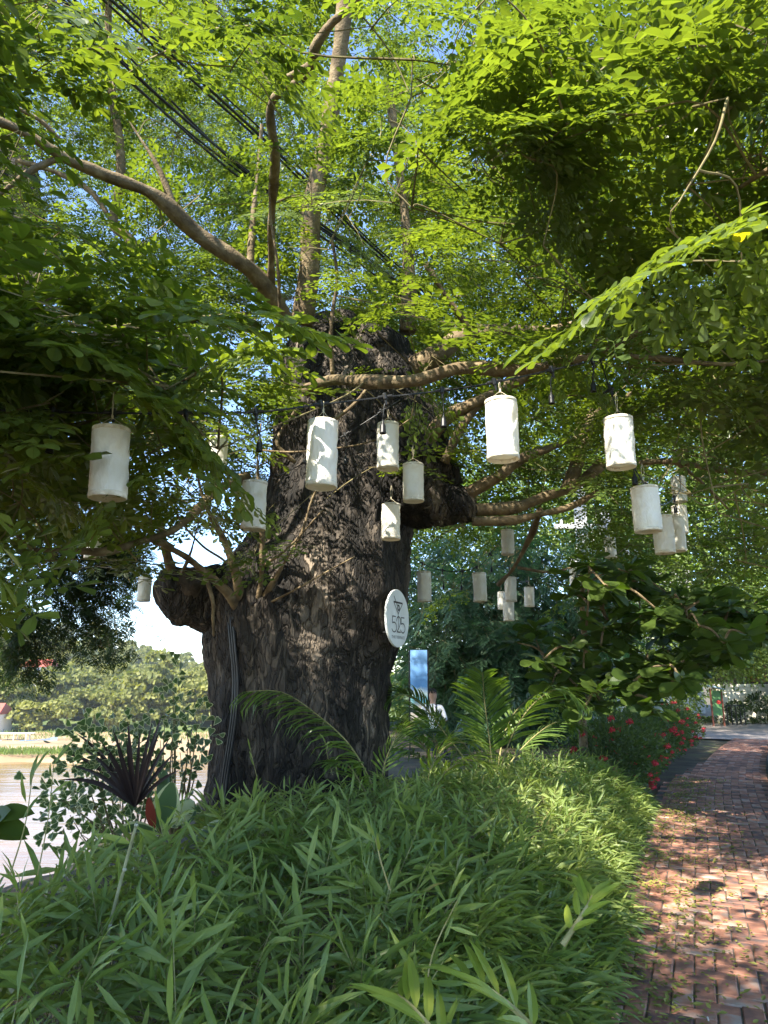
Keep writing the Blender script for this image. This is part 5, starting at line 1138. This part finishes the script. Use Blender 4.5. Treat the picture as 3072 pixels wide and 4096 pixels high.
# ------------------------------------------------------------------ ixora bush with red flowers, shrubs, board, wall, poles, people far right
def small_bush(name, label, cat, spec, mat, n, s, flowers=0, fspec=None):
    c0 = spec[0][0]; o = empty(name, label, cat, None, (c0[0], c0[1], 0)); B = Bag(); v, t = leaflet(1, .45, 0); tp = (v, t, np.zeros(len(t), int)); allp = []
    for c, r in spec:
        c = np.asarray(c); r = np.asarray(r); d = unit(rng.normal(0, 1, (n, 3))); p = c + d * r * rng.uniform(.35, 1.03, (n, 1)) ** .5; p = p[p[:, 2] > .02]; d = unit(p - c)
        B.scatter(tp, frames(d + rng.normal(0, .6, p.shape), unit(d + rng.normal(0, .5, p.shape) + [0, 0, .6]), s * rng.uniform(.7, 1.2, len(p))), p); allp.append((c, r))
        tube(B, [[c[0], c[1], -.05], [c[0], c[1], c[2]]], [.02, .012], 5, 3, m=1)
    tag(B.obj("foliage", [mat, M_twig], o), None, None, None, "stuff")
    fl = Bag(); v, t = leaflet(1, .8, 1); lathe(fl, [(0, -.022), (.018, -.014), (.026, 0), (.018, .014), (0, .022)], 8)
    for q in range(26): d = unit(rng.normal(0, 1, 3) + [0, 0, .5]); fl.add(v @ frames(d, rng.normal(0, 1, 3), .022)[0].T + d * .022, t)
    if flowers:
        fm = fl.mesh("flower_head"); fm.materials.append(M_flower); k = 0
        while k < flowers:
            c, r = allp[rng.integers(len(allp))]; d = unit(rng.normal(0, 1, 3)); d[1] = -abs(d[1]) * .8; p = c + unit(d) * r * 1.02
            if p[2] < .05 or rng.random() < (p[2] / .9) * .6: continue
            link("flower_head", fm, o, np.eye(3) * rng.uniform(.9, 1.5), p); k += 1
    settle(o); return o
ix = [(path_xy(np.array(-.75), np.array(s)), s) for s in (6.9, 7.7, 8.6, 9.4, 10.2, 11.0, 11.8, 12.6, 13.4, 14.4)]
small_bush("ixora_bush", "dark green bush dotted with red flower heads beside the path", "bush", [(np.array([p[0], p[1], .42 + .05 * (k % 3)]), (.62, .62, .52)) for k, (p, s) in enumerate(ix)], M_feather, 1900, .075, 130)
small_bush("round_shrub", "light green shrub rising behind the red-flowered bush", "bush", [(np.append(path_xy(np.array(-1.5), np.array(s)), .7), (.8, .8, .7)) for s in (9.5, 11.5, 13.5)], M_lime, 900, .06)
WY = 26.5; wx0 = 10.0
wall = empty("temple_wall", "cream plastered boundary wall with dark roof band at the lane's end", "wall", None, (13.5, WY, 0))
M_plaster = noisemat("cream_plaster", [(0.3, (0.66, 0.60, 0.47)), (0.7, (0.76, 0.71, 0.58))], scale=1.5); M_roofb = plain("dark_brown_roof", (0.05, 0.032, 0.03)); M_gold = noisemat("carved_gilt_wood", [(0.4, (0.10, 0.035, 0.015)), (0.6, (0.42, 0.22, 0.06))], scale=9, bump=1, bscale=25)
zt = PY(2950, 2748, WY)[2]; zl = PY(2950, 2700, WY)[2]
B = Bag(); box(B, (17.1, WY + .15, zt / 2 - .1), (10, .3, zt + .2)); B.obj("wall", M_plaster, wall)
for k, (z, h_, dp) in enumerate(((zt + .05, .10, .44), (zt - .10, .06, .37))): B = Bag(); box(B, (17.1, WY + .15, z), (10.06, dp, h_)); B.obj("moulding", M_plaster, wall)
B = Bag(); box(B, (17.1, WY + 1.2, zt + .75), (10, 1.5, 1.3)); B.obj("roof_band", M_roofb, wall)
a, b = PY(3008, 2735, WY + .4), PY(3056, 2700, WY + .4); B = Bag(); box(B, ((a[0] + b[0]) / 2, WY + .36, zt + .45), (b[0] - a[0] + .1, .12, .55)); o = B.obj("carved_panel", M_gold, wall)
c = PY(3006, 2790, WY); f_ = Bag(); box(f_, (c[0], WY - .03, c[2]), (.42, .06, .26)); wv_ = f_.obj("window", M_plaster, wall)
for k in range(4): B = Bag(); box(B, (c[0] - .12 + k * .08, WY - .065, c[2]), (.045, .02, .16)); B.obj("slot", M_black, wv_)
settle(wall)
for lab, x, y, r in (("clipped dark shrub against the cream wall right of the small vent", 3035, 2812, .42), ("open leafy shrub by the low fence against the cream wall", 2945, 2835, .32)):
    c = PY(x, y, WY - 1.0); small_bush("wall_shrub", lab, "shrub", [((c[0], c[1], c[2]), (r, .4, r * .75))], M_feather, 420, .11)
small_bush("ground_planting", "strip of low green plants along the foot of the cream wall", "plants", [((10.8 + k * .8, WY - .9, .1), (.5, .3, .12)) for k in range(8)], M_feather, 200, .10)
small_bush("garden_shrub", "dense mid green shrubs behind the board left of the cream wall", "bush", [((7.0 + .72 * k, 24.6 + .25 * (k % 3), .95), (.85, .7, 1.05)) for k in range(5)], M_leaf, 1100, .12)
fe = empty("low_fence", "low thin metal fence rail before the cream wall", "fence", None, (PY(2930, 2880, WY - 1.4)[0], WY - 1.4, 0))
x0 = PY(2908, 2850, WY - 1.4)[0]; x1 = PY(2978, 2850, WY - 1.4)[0]
for q in np.linspace(x0, x1, 5): B = Bag(); tube(B, [[q, WY - 1.4, -.05], [q, WY - 1.4, .62]], [.018], 6, 2); B.obj("post", M_black, fe)
B = Bag(); tube(B, [[x0, WY - 1.4, .62], [x1, WY - 1.4, .62]], [.018], 6, 2); B.obj("rail", M_black, fe); settle(fe)
bd = empty("menu_board", "slanted green and red board with a small blue roof at the path's far left", "board", None, (*PG(2890, 2900)[:2], 0)); c = PG(2888, 2902); 
B = Bag(); box(B, (c[0] - .1, c[1], .72), (.30, .05, .8)); B.obj("panel", plain("board_green", (.10, .22, .08)), bd)
B = Bag(); lathe(B, [(0, 0), (.13, 0), (.13, .01), (0, .012)], 16, np.array([[1, 0, 0], [0, 0, 1], [0, 1, 0]]) @ np.diag([.6, .5, 1]), (c[0] - .04, c[1] - .045, .75)); B.obj("red_mark", plain("board_red", (.5, .04, .03)), bd)
B = Bag(); box(B, (c[0] - .1, c[1] - .06, 1.22), (.46, .4, .04), [[math.cos(.25), 0, math.sin(.25)], [0, 1, 0], [-math.sin(.25), 0, math.cos(.25)]]); B.obj("roof", plain("pale_blue_tin", (.40, .52, .62)), bd)
for q in (-.28, .09): B = Bag(); box(B, (c[0] + q, c[1], .58), (.04, .06, 1.2)); B.obj("post", plain("red_brown_wood", (.20, .07, .04)), bd)
settle(bd)
M_conc = noisemat("pale_concrete", [(0.3, (0.50, 0.50, 0.50)), (0.7, (0.66, 0.66, 0.65))], scale=3)
for lab, x, w, y0 in (("square pale concrete power pole behind the broad-leaved tree", 2362, .30, 1950), ("thinner pale pole right of the square concrete pole", 2468, .22, 2050)):
    p = PY(x, 2700, 20); t_ = PY(x, y0, 20)[2]; B = Bag(); o = empty("power_pole", lab, "pole", "pale power poles", (p[0], 20, 0)); box(B, (p[0], 20, t_ / 2), (w, w * .8, t_)); B.obj("shaft", M_conc, o)
    B = Bag(); box(B, (p[0], 19.82, t_ - 1.2), (1.6, .1, .12)); B.obj("crossarm", M_conc, o)
    for q in (-.6, 0, .6): B = Bag(); lathe(B, [(0, 0), (.05, 0), (.05, .06), (.03, .08), (.05, .1), (0, .16)], 8, None, (p[0] + q, 19.82, t_ - 1.14)); B.obj("insulator", M_white, o)
    settle(o)
hs = empty("white_house", "white house wall with grey-blue balcony rail glimpsed behind the lantern bunch", "house", None, (9.2, 33, 0))
c = PY(2560, 2150, 33); B = Bag(); box(B, (c[0], 35, c[2] / 2), (5, 3, c[2] + 3)); B.obj("wall", M_white, hs)
M_rail = plain("grey_blue_rail", (.25, .30, .36))
for q in range(9): B = Bag(); box(B, (c[0] - .8 + q * .2, 33.3, c[2]), (.07, .05, 1.0)); B.obj("baluster", M_rail, hs)
B = Bag(); box(B, (c[0], 33.3, c[2] + .53), (2, .12, .08)); B.obj("handrail", M_rail, hs); B = Bag(); box(B, (c[0], 33.2, c[2] - .6), (2.2, .6, .2)); B.obj("balcony_floor", M_white, hs); settle(hs)
# blue poster stand in the gap behind the palms
c = PY(1675, 2680, 15.5); ps = empty("poster_stand", "tall blue printed poster stand seen behind the palm right of the trunk", "banner", None, (c[0], 15.5, 0))
def poster_mat():
    m, N_, L_, b_, out_ = nt("poster_print"); tc = N_.new("ShaderNodeTexCoord"); sp_ = N_.new("ShaderNodeSeparateXYZ"); L_.new(tc.outputs["Generated"], sp_.inputs[0])
    nz = N_.new("ShaderNodeTexNoise"); nz.inputs["Scale"].default_value = 5; L_.new(tc.outputs["Generated"], nz.inputs["Vector"])
    a_ = N_.new("ShaderNodeMath"); a_.operation = 'MULTIPLY_ADD'; a_.inputs[1].default_value = .22; L_.new(nz.outputs["Fac"], a_.inputs[0]); L_.new(sp_.outputs[2], a_.inputs[2])
    r_ = ramp(N_, [(.30, (.45, .40, .36)), (.42, (.12, .40, .48)), (.52, (.55, .66, .72)), (.62, (.10, .28, .62)), (1.0, (.22, .44, .80))]); L_.new(a_.outputs[0], r_.inputs[0]); L_.new(r_.outputs[0], b_.inputs["Base Color"]); return m
z1_ = PY(1675, 2600, 15.5)[2]; B = Bag(); box(B, (c[0], 15.5, z1_ - .75), (.36, .03, 1.5)); B.obj("printed_panel", poster_mat(), ps)
for q in (-.2, .2): B = Bag(); box(B, (c[0] + q, 15.52, z1_ / 2), (.03, .03, z1_)); B.obj("post", M_black, ps)
settle(ps)

# ------------------------------------------------------------------ a seated guest behind the palms, and the tuk-tuk at the right edge
def skin_person(base, face):
    bx, by, bz = base
    J = {'pelvis': (0, 0, .50, .135), 'waist': (0, .03, .68, .125), 'chest': (0, .02, .90, .15), 'neck0': (0, .03, 1.06, .065), 'neck': (0, .045, 1.11, .055), 'head0': (.0, .06, 1.18, .078), 'head1': (.0, .05, 1.27, .092), 'head2': (0, .04, 1.33, .06),
         'shl': (-.18, .02, 1.02, .06), 'ell': (-.25, .08, .78, .045), 'hal': (-.20, .30, .74, .035), 'shr': (.18, .02, 1.02, .06), 'elr': (.25, .08, .78, .045), 'har': (.20, .30, .74, .035),
         'hil': (-.10, .05, .50, .085), 'knl': (-.13, .45, .50, .06), 'anl': (-.13, .47, .10, .042), 'tol': (-.13, .62, .04, .038), 'hir': (.10, .05, .50, .085), 'knr': (.13, .45, .50, .06), 'anr': (.13, .47, .10, .042), 'tor': (.13, .62, .04, .038)}
    E = [('pelvis', 'waist'), ('waist', 'chest'), ('chest', 'neck0'), ('neck0', 'neck'), ('neck', 'head0'), ('head0', 'head1'), ('head1', 'head2'), ('chest', 'shl'), ('shl', 'ell'), ('ell', 'hal'), ('chest', 'shr'), ('shr', 'elr'), ('elr', 'har'), ('pelvis', 'hil'), ('hil', 'knl'), ('knl', 'anl'), ('anl', 'tol'), ('pelvis', 'hir'), ('hir', 'knr'), ('knr', 'anr'), ('anr', 'tor')]
    names = list(J); me = bpy.data.meshes.new("body"); c, s_ = math.cos(face), math.sin(face)
    me.from_pydata([(bx + J[n][0] * c - J[n][1] * s_, by + J[n][0] * s_ + J[n][1] * c, bz + J[n][2]) for n in names], [(names.index(a), names.index(b)) for a, b in E], [])
    o = bpy.data.objects.new("person", me); col.objects.link(o); md = o.modifiers.new("skin", 'SKIN'); md.use_smooth_shade = True
    for i_, n_ in enumerate(names): me.skin_vertices[0].data[i_].radius = (J[n_][3], J[n_][3]); me.skin_vertices[0].data[i_].use_root = (n_ == 'pelvis')
    sd = o.modifiers.new("sub", 'SUBSURF'); sd.levels = 2; sd.render_levels = 2; bpy.context.view_layer.update()
    m2 = bpy.data.meshes.new_from_object(o.evaluated_get(bpy.context.evaluated_depsgraph_get())); o.modifiers.clear(); o.data = m2
    mats = [plain("skin", (.45, .27, .19)), plain("white_shirt", (.72, .74, .78)), plain("dark_trousers", (.04, .05, .08)), plain("navy_strap", (.03, .04, .09))]
    for q in mats: m2.materials.append(q)
    for p in m2.polygons:
        z = p.center.z - bz; lx = (p.center.x - bx) * c + (p.center.y - by) * s_; ly = -(p.center.x - bx) * s_ + (p.center.y - by) * c
        p.material_index = 0 if z > 1.065 else (0 if ly > .13 and z > .6 else (1 if z > .56 else (2 if z > .09 else 3)))
        if .62 < z < 1.065 and .07 < abs(lx) < .115 and ly < .16: p.material_index = 3
    return o
pc = PY(1728, 2752, 15.0); pz = pc[2] - 1.385
per = tag(skin_person((pc[0], 15.0, pz), rad(-20)), "seated person in white shirt with dark straps seen from behind the palms", "person")
hb_ = Bag(); cx_, cy_, cz_ = pc[0] + .01, 15.04, pz + 1.30
for _ in range(500):
    d = unit(rng.normal(0, 1, 3)); 
    if d[2] < -.15 or (d[1] > .55 and d[2] < .45): continue
    v, t = blade(.035, .012, .2, 2); hb_.add(v @ frames(np.cross(d, rng.normal(0, 1, 3)), d)[0].T + np.array([cx_, cy_, cz_]) + d * [.088, .10, .085], t)
hb_.obj("hair", plain("dark_hair", (.02, .015, .012)), per)
ch = empty("stool", "wooden stool under the seated person behind the palms", "stool", None, (pc[0], 15.0, pz)); M_wood = noisemat("brown_wood", [(.3, (.12, .06, .03)), (.7, (.22, .12, .06))], scale=6)
B = Bag(); lathe(B, [(0, .34), (.19, .34), (.20, .36), (.20, .385), (.19, .395), (0, .395)], 16, None, (pc[0], 15.0, pz)); B.obj("seat", M_wood, ch)
for a in (.8, 2.4, 4.0, 5.5): B = Bag(); tube(B, [[pc[0] + .13 * math.cos(a), 15 + .13 * math.sin(a), pz + .35], [pc[0] + .19 * math.cos(a), 15 + .19 * math.sin(a), pz - .4]], [.018], 6, 3); B.obj("leg", M_wood, ch)
settle(ch)
c = PG(3110, 2896); tt = empty("tuk_tuk", "green-roofed three-wheeler just entering at the right edge by the wall", "tuk-tuk", None, (c[0], c[1], 0)); X0, Y0 = c[0] + .25, c[1]
M_teal = plain("teal_paint", (.06, .28, .27), rough=.3, spec=.5); M_navy = plain("navy_paint", (.02, .03, .06), rough=.3, spec=.5); M_lens = plain("headlight_lens", (.75, .78, .80), rough=.15, spec=.6)
B = Bag(); tube(B, [[X0 - .35, Y0, .75], [X0, Y0, .80], [X0 + .5, Y0, .85], [X0 + 2.2, Y0, .85]], [.28, .45, .62, .62], 12, 20); B.obj("body", M_navy, tt, smooth=True)
B = Bag(); tube(B, [[X0 + .05, Y0, 1.95], [X0 + .2, Y0, 2.0], [X0 + 2.4, Y0, 2.0]], [.1, .62, .62], 12, 14, fn=lambda V, c_, R: c_[:, None, :] + (V - c_[:, None, :]) * [1, 1, .25]); B.obj("roof", M_teal, tt, smooth=True)
for sy in (-.5, .5):
    B = Bag(); tube(B, [[X0 + .02, Y0 + sy, 1.0], [X0 + .25, Y0 + sy, 1.95]], [.03], 6, 3); B.obj("post", M_navy, tt); B = Bag(); tube(B, [[X0 + 2.2, Y0 + sy, 1.0], [X0 + 2.3, Y0 + sy, 1.95]], [.03], 6, 3); B.obj("post", M_navy, tt)
RY = np.array([[1, 0, 0], [0, 0, 1], [0, -1, 0]])
for wx, wy in ((X0 - .2, 0), (X0 + 1.9, -.55), (X0 + 1.9, .55)):
    B = Bag(); lathe(B, [(.12, -.05), (.24, -.06), (.26, -.03), (.26, .03), (.24, .06), (.12, .05)], 18, RY, (wx, Y0 + wy, .26)); w_o = B.obj("wheel", M_black, tt); B = Bag(); lathe(B, [(0, -.055), (.13, -.055), (.13, .055), (0, .055)], 14, RY, (wx, Y0 + wy, .26)); B.obj("rim", M_conc, w_o)
B = Bag(); lathe(B, [(0, .06), (.07, .05), (.10, .02), (.10, -.03), (0, -.03)], 16, np.array([[1, 0, 0], [0, 0, -1], [0, 1, 0]]), (X0 - .33, Y0 - .25, .72)); B.obj("headlight", M_lens, tt, smooth=True); settle(tt)

# ------------------------------------------------------------------ air
hz_m = bpy.data.materials.new("haze_air"); hz_m.use_nodes = True; hn = hz_m.node_tree.nodes; hn.remove(hn["Principled BSDF"])
pv = hn.new("ShaderNodeVolumePrincipled"); pv.inputs["Density"].default_value = 0.00018; pv.inputs["Color"].default_value = (.86, .92, 1.0, 1); pv.inputs["Anisotropy"].default_value = 0.2
hz_m.node_tree.links.new(pv.outputs[0], hn["Material Output"].inputs["Volume"])
B = Bag(); box(B, (0, 260, 22), (1300, 800, 74)); tag(B.obj("haze", hz_m), "thin pale daylight haze over river and hill", "haze", None, "stuff")
